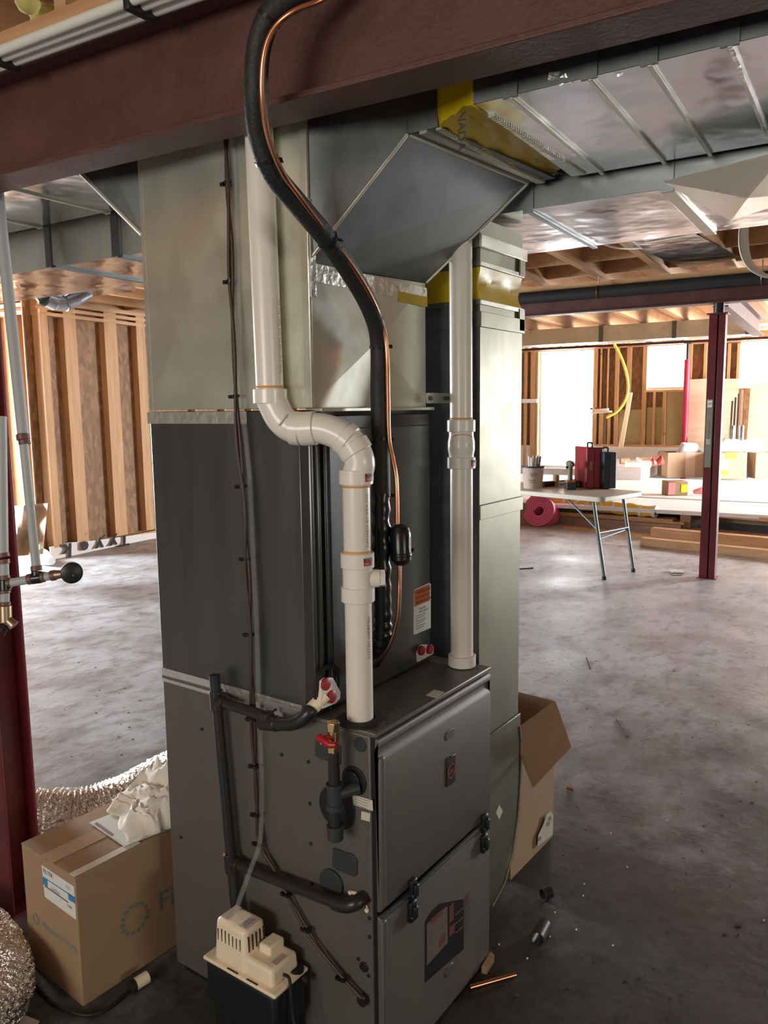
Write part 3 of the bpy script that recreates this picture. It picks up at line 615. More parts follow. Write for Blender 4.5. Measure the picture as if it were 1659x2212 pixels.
fs = [(i*25+j, i*25+j+1, (i+1)*25+j+1, (i+1)*25+j) for i in range(N_) for j in range(24)]
g = MB().add(vs, fs).build('vinyl', yel, fx); md = g.modifiers.new('thick', 'SOLIDIFY'); md.thickness = .002
c0 = V((T0.x-.006, (y0_+y1_)/2+.004, 2.245)); text('print', 'N CANADA', ink, fx, V((T0.x-.004, (y0_+y1_)/2, 2.20)), (0, 0, -1), (0, -1, 0), .026)
text('print', 'DURO DYNE', yeli, fx, V((T0.x+.30, (y0_+y1_)/2+.0, 2.124)), (1, 0, 0), (0, 1, 0), .03)
for y in (y0_, y1_):
    for k in range(46):
        c = V((T0.x+.01+wT*k/46, y+(.003 if y == y0_ else -.003), 2.1185)); bar('crimp_tooth', galvm, fx, c, (.0035, 0, 0), (0, .006, 0), (0, 0, .0025))
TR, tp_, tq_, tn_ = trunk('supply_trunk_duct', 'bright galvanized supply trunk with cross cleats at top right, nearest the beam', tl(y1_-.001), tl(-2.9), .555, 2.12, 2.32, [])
for px, py, m_ in ((1106, 208, galvm), (1276, 168, galvm), (1405, 138, galvm), (1580, 100, foil)):
    c = on('z', 2.12, px, py); k = (c-tp_).dot((tq_-tp_).normalized()); cc_ = tp_+(tq_-tp_).normalized()*k; t2 = (tq_-tp_).normalized()
    MB().ob(cc_+tn_*.2775-Z*.003, t2*.0042, tn_*.28, Z*.004).build('cleat', m_, TR, bevel=.0015)
    MB().ob(cc_-tn_*.003+Z*.1, t2*.014, tn_*.003, Z*.105).build('side_cleat', galvd, TR)
for i in range(9):
    c = V((tl(-.36-.02*i).x+.0+.002*i, -.36-.016*i, 2.128+random.uniform(-.004, .03))); bar('foil_scrap', foil, TR, c, V((random.uniform(-.004, .004), .009, random.uniform(-.004, .004))), V((.003, 0, .001)), V((0, .0015, .006)))
# left supply trunk and left return trunk
lt, *_q = trunk('supply_trunk_duct', 'coppery-lit ribbed supply trunk going left, seen under the beam', (-.055, .93), (-.20, 3.4), .37, 2.19, 2.36, [.12, .26, .42, .6, .8], galvr, galvd, galvm)
fx2 = thing('flexible_duct_connector', 'yellow vinyl strip at the start of the left supply trunk', 'flexible joint', (.1, .92, 2.19))
MB().ob((.12, .925, 2.183), (.17, 0, 0), (0, .012, 0), (0, 0, .003)).build('vinyl', yel, fx2)
for k in range(20): bar('crimp_tooth', galvm, fx2, V((-.04+k*.017, .942, 2.181)), (.003, 0, 0), (0, .006, 0), (0, 0, .002))
lr, *_q = trunk('return_trunk_duct', 'deep galvanized return trunk at left with upright cleats on its side', (.352, 1.02), (.20, 3.6), .42, 2.06, 2.40, [], galvr, galvm)
for px in (106, 251):
    c = onpl((.30, 1.5, 2.06), V((.9966, .082, 0)), px, 520); t2 = V((-.082, .9966, 0)); MB().ob(V((c.x, c.y, 2.23))-V((.004, 0, 0)), t2*.014, V((.004, 0, 0)), Z*.175).build('side_cleat', galvd, lr)
    bar('cleat', galvd, lr, V((c.x+.21, c.y, 2.056)), t2*.012, V((.21, .017, 0)), Z*.004)
r = thing('round_elbow_duct', 'segmented round metal elbow hanging below the left ducts', 'duct', dp(135, 640, 4.6))
pts = [dp(*p) for p in ((85, 630, 4.5), (98, 645, 4.5), (118, 654, 4.55), (140, 655, 4.6), (165, 646, 4.65), (188, 633, 4.7))]
for i in range(5): MB().cyl(pts[i], pts[i]+(pts[i+1]-pts[i])*1.02, .042, .044).build('gore', galvr, r)
for i in (1, 3): MB().cyl(pts[i]-(pts[i+1]-pts[i])*.06, pts[i]+(pts[i+1]-pts[i])*.06, .048).build('clamp', galvd, r)
MB().ob(pts[0]+Z*.10+HX*.1, HX*.25, HY*.4, Z*.09).build('branch_box', galvr, r)
# ---------------------------------------------------------------- return drop beside the furnace
RD = thing('return_air_drop', 'tall galvanized return duct standing right of the furnace with a curved foot', 'duct', (.7, .35, 0))
X0, X1, Y0, Y1 = .568, .822, .06, .64
prof = [(X0, 1.78), (X1, 1.78), (X1, .62)]
for p in ((1125, 1600), (1124, 1680), (1119, 1760), (1108, 1840), (1090, 1905), (1062, 1958)):
    q = on('y', Y0, *p); prof.append((q.x, max(q.z, .005)))
prof += [(.5295, .005), (.5295, .50), (X0, .50)]
MB().prism([V((x, Y0, z)) for x, z in prof], (0, Y1-Y0, 0)).build('drop_body', galvy, RD, ang=25)
MB().box((X0-.0015, Y0+.004, .51), (X0-.0002, Y1, 1.775)).build('side_panel', galvd, RD)
MB().tube([V((x, Y0-.002, z)) for x, z in prof[2:9]], .0028, 8).build('edge_seam', galvm, RD)
def sband(z, name='cleat', h=.02, m=galvy, t=.006, x1=0.0):
    MB().box((X0-t, Y0-t, z-h), (X1+t+x1, Y0-.0002, z+h)).build(name, m, RD, bevel=.001)
    MB().box((X0-t, Y0-.0002, z-h), (X0-.0016, Y1+t, z+h)).build(name, galvd, RD)
sband(on('y', Y0, 1080, 1097).z); sband(on('y', Y0, 1085, 698).z); sband(on('y', Y0, 1060, 1598).z)
s_ = patch('y', Y0, ((1071, 1756), (1078, 1738), (1086, 1752), (1078, 1770)), .0006).build('sticker', cream, RD)
zy0, zy1 = on('y', Y0, 1080, 655).z, on('y', Y0, 1080, 588).z
zc1 = 2.075
fx3 = thing('flexible_duct_connector', 'pinched yellow vinyl flexible joint around the tall return drop', 'flexible joint', (.7, .3, zy0))
vs = []; N_ = 8; ring = []
for s in range(40):
    t = s/40*2*(X1-X0+Y1-Y0)
    a, b = X1-X0, Y1-Y0
    if t < a: P = (X0+t, Y0)
    elif t < a+b: P = (X1, Y0+t-a)
    elif t < 2*a+b: P = (X1-(t-a-b), Y1)
    else: P = (X0, Y1-(t-2*a-b))
    ring.append(P)
cx_, cy_ = (X0+X1)/2, (Y0+Y1)/2
for i in range(N_+1):
    k = math.sin(i/N_*math.pi)*.035; z = zy0+(zy1-zy0)*i/N_
    for j, (x, y) in enumerate(ring): kk = k*(1+.5*math.sin(j*2.3+i*.6)); vs.append(V((x+(cx_-x)*kk, y+(cy_-y)*kk, z)))
fs = [(i*40+j, i*40+(j+1) % 40, (i+1)*40+(j+1) % 40, (i+1)*40+j) for i in range(N_) for j in range(40)]
MB().add(vs, fs).build('vinyl', yel, fx3, ang=20)
MB().box((X0+.001, Y0+.001, 1.7802), (X1-.001, Y1, zy0)).build('lower_collar', galvy, RD)
MB().box((X0+.001, Y0+.001, zy1), (X1-.001, Y1, 2.052)).build('upper_collar', galvy, RD)
sband(zy0-.008, 'crimp', .006, galvm, .004); sband(zy1+.008, 'crimp', .006, galvm, .004)
zz = on('y', Y0, 1080, 535).z; sband(zz, 'cleat', .016, galvm, .008, .006)
for z in (zy0-.035, zy1+.035): MB().box((X1-.028, Y0-.006, z-.03), (X1+.004, Y0-.0005, z+.03)).build('sheet_fold', galvy, RD)
# strap between plenum and drop
r = thing('metal_strap', 'small galvanized bracket strap bridging plenum corner and return drop', 'bracket', (.52, .17, 1.59))
MB().box((.445, .150, 1.575), (.565, .153, 1.602)).build('strap', galvm, r, bevel=.0008)
for x in (.46, .535, .55): MB().cyl((x, .150, 1.588), (x, .145, 1.588), .006, n=8).build('screw_head', galvd, r)
# right return trunk
r, tp2, tq2, n2 = trunk('return_trunk_duct', 'wide bright galvanized return trunk below and beyond the supply trunk at right', (.590, .70), (.80, -3.0), .56, 2.068, 2.32, [], galvr, galvd)
tt = (tq2-tp2).normalized()
for px, py, w2, m_ in ((1120, 440, .008, galvd), (1430, 394, .016, galvm)):
    c = on('z', 2.068, px, py); c = tp2+tt*((c-tp2).dot(tt)); MB().ob(c+n2*.28-Z*.004, tt*w2, n2*.283, Z*.005).build('cleat', m_, r, bevel=.002)
    MB().ob(c-n2*.004+Z*.1, tt*.014, n2*.003, Z*.11).build('side_cleat', galvd, r)
P1, P2, P3, P4 = [on('z', 2.060, *p) for p in ((1434, 394), (1578, 478), (1760, 418), (1700, 330))]
P3.z = 2.064; P4.z = 2.064
crossed([P1, P2, P3, P4], (0, 0, -1), galvm, 'reducer_bottom', r, h=.02)
r = thing('joist_pan', 'dark reflective sheet metal pan nailed between two joists', 'sheet metal', dp(1450, 540, 3.2))
P = [on('z', 2.735, *p) for p in ((1318, 508), (1460, 484), (1600, 555), (1480, 582))]; MB().prism(P, (0, 0, -.002)).build('sheet', galvr, r)
P = [on('z', 2.731, *p) for p in ((1392, 523), (1500, 505), (1503, 507), (1395, 526))]; MB().prism(P, (0, 0, -.004)).build('seam', galvm, r)
# ================================================================ PIPES ON AND AROUND THE FURNACE
def zat(x, y, py, px=None):
    "height on the vertical line (x, y) seen at image row py"
    lo, hi = 0.0, 3.2
    for _ in range(40):
        m_ = (lo+hi)/2; q = V((x, y, m_))-CAM; yy = CY+FPX*q.dot(DN)/q.dot(FW)
        if yy > py: lo = m_
        else: hi = m_
    return lo
def hub(parent, p, ax, L_, r=.0375, name='fitting_hub'):
    return MB().rings(V(p)-V(ax).normalized()*L_/2, ax, [(0, .0315), (0, r-.0015), (.0015, r), (L_-.0015, r), (L_, r-.0015), (L_, .0315)], 28).build(name, pvcf, parent, ang=40)
def cement(parent, p, ax): return MB().rings(V(p)-V(ax).normalized()*.0015, ax, [(0, .0306), (.003, .0318), (.005, .0306)], 24).build('cement_ring', cem, parent)
def stickerlab(parent, c, th, r=.0385, h=.017):
    "red and black maker sticker wrapped on a hub"
    vs = []; a0 = th
    def wrap(z0, z1, m, a, b, nm, rr):
        g = [V((c[0]+rr*math.cos(t), c[1]+rr*math.sin(t), z)) for z in (z0, z1) for t in [a+(b-a)*k/6 for k in range(7)]]
        return MB().add(g, [(k, k+1, 8+k, 7+k) for k in range(6)]).build(nm, m, parent)
    wrap(c[2]-h/2, c[2]+h*.10, redlab, a0, a0+.60, 'sticker', r); wrap(c[2]+h*.10, c[2]+h/2, ink, a0, a0+.60, 'sticker', r); wrap(c[2]-h/2, c[2]+h/2, white, a0+.62, a0+.85, 'sticker', r)
    for k, s in enumerate(('SYSTEM', '636')):
        t = a0+.12+.0*k; n_ = V((math.cos(a0+.3), math.sin(a0+.3), 0)); u = V((-n_.y, n_.x, 0)); text('print', s, white, parent, V((c[0], c[1], c[2]+h*(.3-.5*k)))+n_*(r+.0004)-u*.009, u, Z, .006)
# exhaust pipe
P = thing('pvc_exhaust_pipe', 'cream PVC vent pipe with offset elbows rising from the furnace front corner', 'pipe', VC)
up = on('x', -.036, 583, 840); UPX, UPY = up.x, up.y
ev = (V((UPX, UPY, 0))-V((VC.x, VC.y, 0))); en = V((-ev.y, ev.x, 0)).normalized()
def pe(px, py): return onpl(VC, en, px, py)
zt1, zt2, ztb = zat(VC.x, VC.y, 1209), zat(VC.x, VC.y, 1282), zat(VC.x, VC.y, 1250)
ze = zat(VC.x, VC.y, 1031)
MB().cyl((VC.x, VC.y, FH+.001), (VC.x, VC.y, zt2), .0302, n=32).build('pipe', pvc, P)
MB().cyl((VC.x, VC.y, zt1), (VC.x, VC.y, ze), .0302, n=32).build('pipe', pvc, P)
MB().cyl((VC.x, VC.y, zt2-.01), (VC.x, VC.y, zt1+.01), .0335, n=32).build('tee_body', pvcf, P)
hub(P, (VC.x, VC.y, zt1), Z, .034); hub(P, (VC.x, VC.y, zt2), Z, .034)
bd = V((.62, -.78, 0)).normalized(); b0 = V((VC.x, VC.y, ztb))
MB().rings(b0, bd, [(0, .024), (.030, .021), (.048, .0195)], 24).build('tee_branch', pvcf, P, ang=50)
MB().rings(b0+bd*.047, bd, [(0, .0185), (.001, .0195), (.012, .0195), (.013, .0175)], 6).build('cleanout_cap', pvcf, P, ang=20)
for z in (zt1+.019, ze-.020): cement(P, (VC.x, VC.y, z), Z)
hub(P, (VC.x, VC.y, ze+.001), Z, .032)
e1 = smoothpath([V((VC.x, VC.y, ze)), pe(777, 1004), pe(770, 978), pe(752, 953), pe(722, 934), pe(690, 925), pe(655, 926), pe(628, 922), pe(606, 903), pe(590, 872), V((UPX, UPY, zat(UPX, UPY, 856)))], 6)
MB().tube(e1, .0335, 28).build('elbow', pvcf, P, ang=60)
def hubat(px, py, i): 
    k = min(range(len(e1)), key=lambda j: (e1[j]-pe(px, py)).length); t = (e1[min(k+1, len(e1)-1)]-e1[max(k-1, 0)]).normalized(); hub(P, e1[k], t, i); return e1[k], t
q, t = hubat(764, 968, .026); q, t = hubat(750, 950, .020); q, t = hubat(664, 926, .034); q2, t2 = hubat(640, 925, .024); cement(P, (q+q2)/2, t)
MB().prism(stadium(e1[-14]+en*-.0 + (CAM-e1[-14]).normalized()*.034, .03, .012, V((-.45, .4, -.8)).normalized(), V((.5, .7, .2)).normalized()), (CAM-e1[-14]).normalized()*.001).build('moulded_mark', pvcf, P)
zh = zat(UPX, UPY, 856); hub(P, (UPX, UPY, zh), Z, .032); cement(P, (UPX, UPY, zh+.019), Z)
MB().cyl((UPX, UPY, zh), (UPX+.002, UPY+.02, 2.70), .0302, n=32).build('pipe', pvc, P)
stickerlab(P, (VC.x, VC.y, ze+.001), math.radians(-112)); stickerlab(P, (VC.x, VC.y, zt1), math.radians(-122))
def vtext(par, c, z0, s, ang, size=.011, r=.0305):
    n_ = V((math.cos(ang), math.sin(ang), 0)); text('print', s, greyi, par, V((c[0], c[1], z0))+n_*r, Z, V((n_.y, -n_.x, 0)), size)
vtext(P, VC, zt1+.03, 'CANADA BY IPEX INC', math.radians(-95), .012); vtext(P, VC, FH+.15, 'SYSTEM 636 PVC', math.radians(-95), .012); vtext(P, VC, zt2-.09, 'VENT 636', math.radians(-95), .010)
vtext(P, (UPX, UPY), zh+.05, 'G102 2 FR TYPE BH GAS VENT PVC 636', math.radians(-80), .009)
# intake pipe
P = thing('pvc_intake_pipe', 'straight cream PVC intake pipe at the right rear corner of the furnace top', 'pipe', IC)
lean = V((.036, .026, 0))
def ic(z): return V((IC.x, IC.y, z))+lean*((z-FH)/(2.0-FH))
zz_ = [zat(IC.x+.01, IC.y+.008, q) for q in (1434, 1000, 920, 950, 985)]
MB().cyl(ic(FH+.001), ic(zz_[1]), .0302, n=32).build('pipe', pvc, P); MB().cyl(ic(zz_[2]), ic(2.05), .0302, n=32).build('pipe', pvc, P)
hub(P, ic(FH+.017), Z, .030); hub(P, ic(zz_[1]), Z, .030); hub(P, ic(zz_[2]), Z, .032)
MB().rings(ic(zz_[1]), ic(zz_[2])-ic(zz_[1]), [(0, .033), (.02, .033), (.035, .036), (.055, .036), (.07, .033), (.10, .033)], 28).build('coupling_body', pvcf, P)
arc = [ic(zz_[3]+.015*math.sin(a))+V((-.809*.0, 0, 0))+V((RT.x, RT.y, 0))*(.031*math.cos(a))-V((FW.x, FW.y, 0))*.031*math.sin(a)-V((FW.x, FW.y, 0))*.004 for a in [math.pi*k/12 for k in range(13)]]
MB().tube(arc, .0013, 6).build('cement_ring', cem, P)
stickerlab(P, tuple(ic(zz_[1])), math.radians(-108)); cement(P, ic(zz_[2]+.018), Z)
# line set: insulated suction line and bare copper liquid line
P = thing('insulated_refrigerant_line', 'thick black foam-insulated refrigerant line curving down in front of the beam', 'pipe', dp(820, 760, 1.80))
ip = [(760, -75, 1.34), (690, -40, 1.33), (625, -5, 1.33), (580, 40, 1.34), (558, 110, 1.36), (553, 200, 1.38), (560, 290, 1.42), (588, 372, 1.46), (640, 437, 1.52), (700, 508, 1.59), (748, 575, 1.66), (790, 645, 1.73), (814, 705, 1.78), (820, 760, 1.81), (820, 850, 1.81), (822, 950, 1.81), (824, 1070, 1.81)]
MB().tube(smoothpath([dp(*q) for q in ip], 6), .0213, 24).build('insulation', foam, P, ang=60)
lo = smoothpath([dp(*q) for q in ((824, 1065, 1.81), (824, 1150, 1.81), (826, 1250, 1.82), (828, 1330, 1.83), (826, 1375, 1.84), (818, 1405, 1.87), (806, 1425, 1.92))], 8)
MB().tube(lo, [.0205+.0022*math.sin(i*1.9)+.0012*math.sin(i*4.7) for i in range(len(lo))], 16).build('taped_insulation', tapeb, P, ang=60)
for px, py, dd in ((580, 40, 1.34), (562, 345, 1.44), (715, 520, 1.60), (820, 752, 1.81), (823, 1075, 1.81), (822, 955, 1.81)):
    pts = smoothpath([dp(*q) for q in ip], 6); q = dp(px, py, dd); k = min(range(len(pts)), key=lambda j: (pts[j]-q).length); t = (pts[min(k+1, len(pts)-1)]-pts[k-1]).normalized()
    MB().rings(pts[k]-t*.003, t, [(0, .0212), (.0, .0232), (.006, .0232), (.006, .0212)], 20).build('cable_tie', tapeb, P)
    MB().ob(pts[k]+V((RT.x, RT.y, 0))*.025, t*.004, V((RT.x, RT.y, 0))*.005, V((FW.x, FW.y, 0))*.004).build('tie_head', tapeb, P)
P = thing('copper_liquid_line', 'bare copper tube running beside the black insulated line down to the drier', 'pipe', dp(840, 850, 1.8))
cpth = [(740, -30, 1.31), (690, 2, 1.30), (640, 22, 1.30), (602, 50, 1.31), (578, 90, 1.32), (567, 150, 1.335), (568, 230, 1.36), (584, 310, 1.40), (612, 375, 1.44), (652, 432, 1.50), (703, 500, 1.57), (752, 563, 1.635), (795, 630, 1.70), (822, 690, 1.76), (835, 750, 1.785), (838, 850, 1.79), (840, 945, 1.79), (848, 990, 1.79), (856, 1040, 1.79), (858, 1132, 1.80)]
MB().tube(smoothpath([dp(*q) for q in cpth], 6), .0052, 12).build('tube', cop, P, ang=60)
MB().tube(smoothpath([dp(*q) for q in ((863, 1222, 1.80), (862, 1290, 1.80), (858, 1340, 1.81), (842, 1392, 1.83), (820, 1422, 1.86), (795, 1438, 1.90))], 6), .0052, 12).build('tube', copd, P, ang=60)
P = thing('filter_drier', 'glossy black cylindrical filter drier hanging on the copper line', 'filter drier', dp(866, 1178, 1.80))
a, b = dp(867, 1222, 1.80), dp(864, 1132, 1.80); ax_ = (b-a); L_ = ax_.length
MB().rings(a, ax_, [(0, .006), (.003, .014), (.012, .0235), (.022, .0245), (L_-.022, .0245), (L_-.018, .0235), (L_-.008, .020), (L_-.002, .010), (L_, .006)], 28).build('body', tapeb, P, ang=28)
MB().rings(a, ax_, [(.020, .0245), (.022, .0255), (.026, .0255), (.028, .0245)], 28).build('weld_band', tapeb, P)
q = (a+b)/2+V((RT.x, RT.y, 0))*.021-V((FW.x, FW.y, 0))*.0145; uu = (V((RT.x, RT.y, 0))*.55+V((FW.x, FW.y, 0))*.8).normalized()
MB().ob(q+Z*.002, uu*.0035, Z*.018, uu.cross(Z)*.0006).build('label', white, P)
MB().cyl((a+b)/2-Z*.012+V((RT.x, RT.y, 0))*.024, (a+b)/2-Z*.012+V((RT.x, RT.y, 0))*.031, .004).build('service_port', blk, P)
# control wires with a clear hose strapped down the side
P = thing('thermostat_cable_bundle', 'brown cable pair zip-tied down the left side of ducts and furnace', 'cable', on('x', -.02, 510, 850))
wp = [(488, 220), (490, 320), (494, 420), (499, 520), (501, 620), (506, 730), (511, 855), (517, 960), (526, 1050), (531, 1130), (534, 1207), (539, 1290), (542, 1371), (545, 1470), (548, 1560), (552, 1655), (556, 1730), (560, 1790), (567, 1830), (588, 1870), (622, 1932), (665, 2010), (700, 2060), (742, 2112), (786, 2157)]
base = [on('x', -.014-(.006 if 300 < y < 1500 else 0), x, y) for x, y in wp]; pth = smoothpath(base, 4)
for s_ in (0, 1):
    MB().tube([p+V((-.004*s_, .0042*(2*s_-1)*math.cos(i*.45), .002*s_)) for i, p in enumerate(pth)], .0042, 8).build('cable', cabd, P, ang=60)
for px, py in ((493, 395), (499, 607), (511, 855), (524, 1050), (533, 1207), (541, 1371), (546, 1553), (552, 1655), (556, 1760), (560, 1823), (622, 1932), (665, 2008), (742, 2114)):
    q = on('x', -.018, px, py); MB().rings(q-Z*.003, Z, [(0, .0085), (0, .0105), (.006, .0105), (.006, .0085)], 12).build('cable_tie', tapeb, P); MB().ob(q+V((-.004, .014, -.002)), (.004, 0, 0), (0, .005, 0), (0, 0, .004)).build('tie_head', tapeb, P)
q = on('x', -.004, 787, 2157); MB().cyl(q, q-V((.012, 0, 0)), .013).build('strain_relief', blk, P)
P = thing('clear_drain_hose', 'clear vinyl hose strapped beside the brown cables and dropping to the pump', 'hose', on('x', -.02, 520, 1300))
hp = [on('x', -.018, x+dx, y) for x, y, dx in ((494, 300, 7), (500, 420, 8), (506, 620, 8), (514, 855, 8), (524, 960, 8), (533, 1050, 7), (540, 1207, 7), (548, 1371, 7), (553, 1553, 6), (558, 1655, 6), (562, 1760, 3))]
hp += [on('x', -.03, 560, 1826), on('x', -.045, 545, 1868), on('x', -.06, 528, 1915), on('x', -.075, 513, 1958), on('x', -.085, 508, 1985)]
MB().tube(smoothpath(hp, 5), .0062, 12).build('hose', clear, P, ang=60)
# drain pipes
P = thing('black_drain_piping', 'black ABS condensate drain piping on the left side with two side branches', 'pipe', on('x', -.05, 490, 1800))
def dpt_(x, px, py): return on('x', x, px, py)
R_ = .0133
top, bot = dpt_(-.03, 463, 1458), dpt_(-.028, 514, 2010)
MB().rings(top, bot-top, [(0, R_-.003), (0, R_), ((bot-top).length, R_)], 20).build('riser', abs_, P)
MB().cyl(top+V((0, 0, .0003)), top-Z*.002, R_-.003).build('open_end', rubber, P)
def tee(p, ax, br, L_=.05, bl=.032, r=.0170):
    ax, br = V(ax).normalized(), V(br).normalized(); MB().cyl(V(p)-ax*L_/2, V(p)+ax*L_/2, r).build('tee', abs_, P, bevel=.0012); MB().cyl(p, V(p)+br*bl, r).build('tee_branch', abs_, P, bevel=.0012)
t1 = dpt_(-.030, 468, 1512); h1 = dpt_(-.042, 578, 1549); axr = (bot-top)
tee(t1, axr, h1-t1); MB().cyl(t1, h1, R_).build('branch_pipe', abs_, P)
MB().cyl(h1-Z*.020, h1+Z*.012, .017).build('elbow_hub', abs_, P, bevel=.002)
g1 = [dpt_(-.042, 566, 1560), dpt_(-.044, 600, 1563), dpt_(-.046, 628, 1563), dpt_(-.044, 648, 1556), dpt_(-.036, 666, 1541), dpt_(-.028, 672, 1532)]
MB().tube(smoothpath(g1, 5), .0165, 20).build('elbow', abs_, P, ang=60); MB().cyl(g1[0], g1[1], .0185).build('elbow_hub', abs_, P, bevel=.002)
MB().cyl(dpt_(-.030, 668, 1537), V((.006, .150, FH+.055)), .0155).build('cream_stub', creamp, P)
t2_ = dpt_(-.029, 499, 1862); h2 = dpt_(-.036, 738, 1955)
tee(t2_, axr, h2-t2_); MB().cyl(t2_, h2, R_).build('branch_pipe', abs_, P)
MB().tube(smoothpath([dpt_(-.037, 722, 1949), dpt_(-.036, 745, 1956), dpt_(-.030, 765, 1952), dpt_(-.018, 777, 1945), dpt_(-.006, 783, 1940)], 5), .0165, 18).build('elbow', abs_, P, ang=60)
rg = [on('x', -.004, *q) for q in ((758, 1927), (768, 1930), (778, 1935), (786, 1944), (791, 1955), (794, 1965))]
MB().tube(smoothpath(rg, 4), [.003+.0015*math.sin(i*.3+.3) for i in range(21)], 8).build('cream_flange', creamp, P)
for k in (0, 5): MB().cyl(rg[k], rg[k]-V((.005, 0, 0)), .005).build('flange_lug', creamp, P)
MB().cyl(dpt_(-.05, 484, 1846), dpt_(-.04, 489, 1848), .004).build('clamp_screw', brass, P)
# condensate pump
pz = .225
cA, cB, cC = on('z', pz, 447, 2062), on('z', pz, 603, 2150), on('z', pz, 668, 2086)
pu = (cB-cA).normalized(); pv = V((-pu.y, pu.x, 0)); 
if pv.x < 0: pv = -pv
PL = (cB-cA).length; PW = .118
PO = V((-.012-PW, (cA.y+cB.y)/2, pz)); pu = V((0, -1, 0)); pv = V((1, 0, 0))
Pm = thing('condensate_pump', 'cream condensate pump with slotted motor cover on a black tank', 'pump', (PO.x+PW/2, PO.y, .115))
def pp(u, v, z): return PO+pu*u+pv*v+Z*z            # u along the long side from its middle, v from the outer side, z from the lid
def pbox(u0, u1, v0, v1, z0, z1, m, nm, par=None, bev=.008, tp=0.0):
    a = [pp(u0, v0, z0), pp(u1, v0, z0), pp(u1, v1, z0), pp(u0, v1, z0)]; b = [pp(u0+tp, v0+tp, z1), pp(u1-tp, v0+tp, z1), pp(u1-tp, v1-tp, z1), pp(u0+tp, v1-tp, z1)]
    fs = [(0, 1, 2, 3), (7, 6, 5, 4), (1, 0, 4, 5), (2, 1, 5, 6), (3, 2, 6, 7), (0, 3, 7, 4)]
    n_ = (b[0]-a[0]).cross(a[1]-a[0]); 
    return MB().add(a+b, fs if pu.cross(pv).z < 0 else [f[::-1] for f in fs]).build(nm, m, par or Pm, bevel=bev, seg=3, ang=50)
hl = PL/2
pbox(-hl+.004, hl-.004, .003, PW-.003, -.110, -.001, blk, 'tank', bev=.012)
pbox(-hl, hl, 0, PW, -.004, .006, creamp, 'lid', bev=.004)
cov = pbox(-hl+.038, hl-.018, .012, PW-.012, .004, .050, creamp, 'lower_cover', bev=.010, tp=.003)
mc = pbox(-hl+.030, hl-.100, .008, .088, .004, .115, creamp, 'motor_cover', bev=.012, tp=.006)
pbox(hl-.098, hl-.060, .050, PW-.016, .045, .070, creamp, 'switch_cover', bev=.006)
for k in range(7):
    c = pp(-hl+.047+k*.0125, .0135, .072); bar('vent_slot', slotm, mc, c, pu*.0014, pv*.0024, Z*(.019+.003*math.sin(k)))
for k in range(5):
    c = pp(hl-.1035, .024+k*.0125, .078); bar('vent_slot', slotm, mc, c, pu*.0026, pv*.0014, Z*.019)
for u, v in ((-hl+.016, .055), (hl-.016, PW-.024)): MB().cyl(pp(u, v, .004), pp(u, v, .012), .017 if u > 0 else .018).build('inlet_cap', rubber, Pm)
for k in (-.02, .045): bar('lid_slot', slotm, Pm, pp(k, .004, .0065), pu*.018, pv*.002, Z*.0006)
lb_ = mat('faded_label', (.52, .42, .36), .6)
bar('label', lb_, mc, pp(-hl+.055, .05, .1156), pu*.010, pv*.026, Z*.0006); bar('label', lb_, mc, pp(hl-.122, .045, .1156), pu*.012, pv*.022, Z*.0006)
for k in range(3): bar('print_line', greyi, mc, pp(hl-.118-.006*k, .045, .1164), pu*.001, pv*(.018-.003*k), Z*.0002)
bar('label', lb_, cov, pp(hl-.035, PW*.45, .0506), pu*.008, pv*.018, Z*.0006)
MB().tube(smoothpath([pp(hl-.016, .050, .022), pp(hl+.004, .046, .022), pp(hl+.014, .04, -.02), pp(hl+.03, .035, -.09), pp(hl+.10, .02, -.19), pp(hl+.22, .0, -.2205)], 6), .0038, 8).build('power_cord', rubber, Pm, ang=60)
MB().cyl(pp(hl, PW-.02, -.01), pp(hl+.016, PW-.02, -.012), .009).build('outlet_barb', rubber, Pm)
r = thing('dark_foam_block', 'dark block under the condensate pump against the furnace side', 'block', (PO.x+PW/2, PO.y, 0))
MB().box((PO.x+.012, PO.y-hl+.02, 0), (PO.x+PW-.012, PO.y+hl-.02, pz-.1105)).build('block', blk, r, bevel=.004)
# gas drop
G = thing('gas_valve_drop', 'black iron gas drop with red-handled brass shutoff beside the furnace side', 'gas valve', on('x', -.055, 720, 1700))
gx = -.052; g0 = on('x', gx, 720, 1560); GX, GY = gx, on('x', gx, 722, 1690).y
def gz(py): return zat(GX, GY, py)
def gc(py): return V((GX, GY, gz(py)))
def gr(y0, y1, r, m, nm, n=20, r2=None): return MB().cyl(gc(y0), gc(y1), r, r2, n).build(nm, m, G, bevel=.001)
gr(1578, 1559, .0150, brass, 'brass_nut', 6); gr(1604, 1576, .0125, brass, 'valve_body'); gr(1624, 1602, .0145, brass, 'brass_nut', 6)
gr(1696, 1621, .0128, abs_, 'pipe'); gr(1740, 1694, .0165, dgrey, 'tee'); gr(1702, 1692, .0190, dgrey, 'tee_collar'); gr(1748, 1736, .0190, dgrey, 'tee_collar')
gr(1788, 1742, .0128, abs_, 'nipple'); gr(1812, 1784, .0180, dgrey, 'cap', 20); gr(1790, 1782, .0195, dgrey, 'cap_collar')
MB().cyl(gc(1716), gc(1712)+V((.048, -.030, 0)), .014).build('tee_branch', dgrey, G, bevel=.001)
hc = gc(1600)+V((-.020, .010, .002)); MB().rings(hc+V((.012, -.002, 0)), (-1, .2, 0), [(0, .012), (.008, .013), (.012, .010)], 16).build('handle_hub', redp, G)
MB().tube([hc+V((0, .012, .006)), hc+V((-.004, -.004, .006)), hc+V((-.004, -.022, .0)), hc+V((.0, -.034, .002))], [.010, .007, .008, .006], 12).build('handle', redp, G, ang=60)
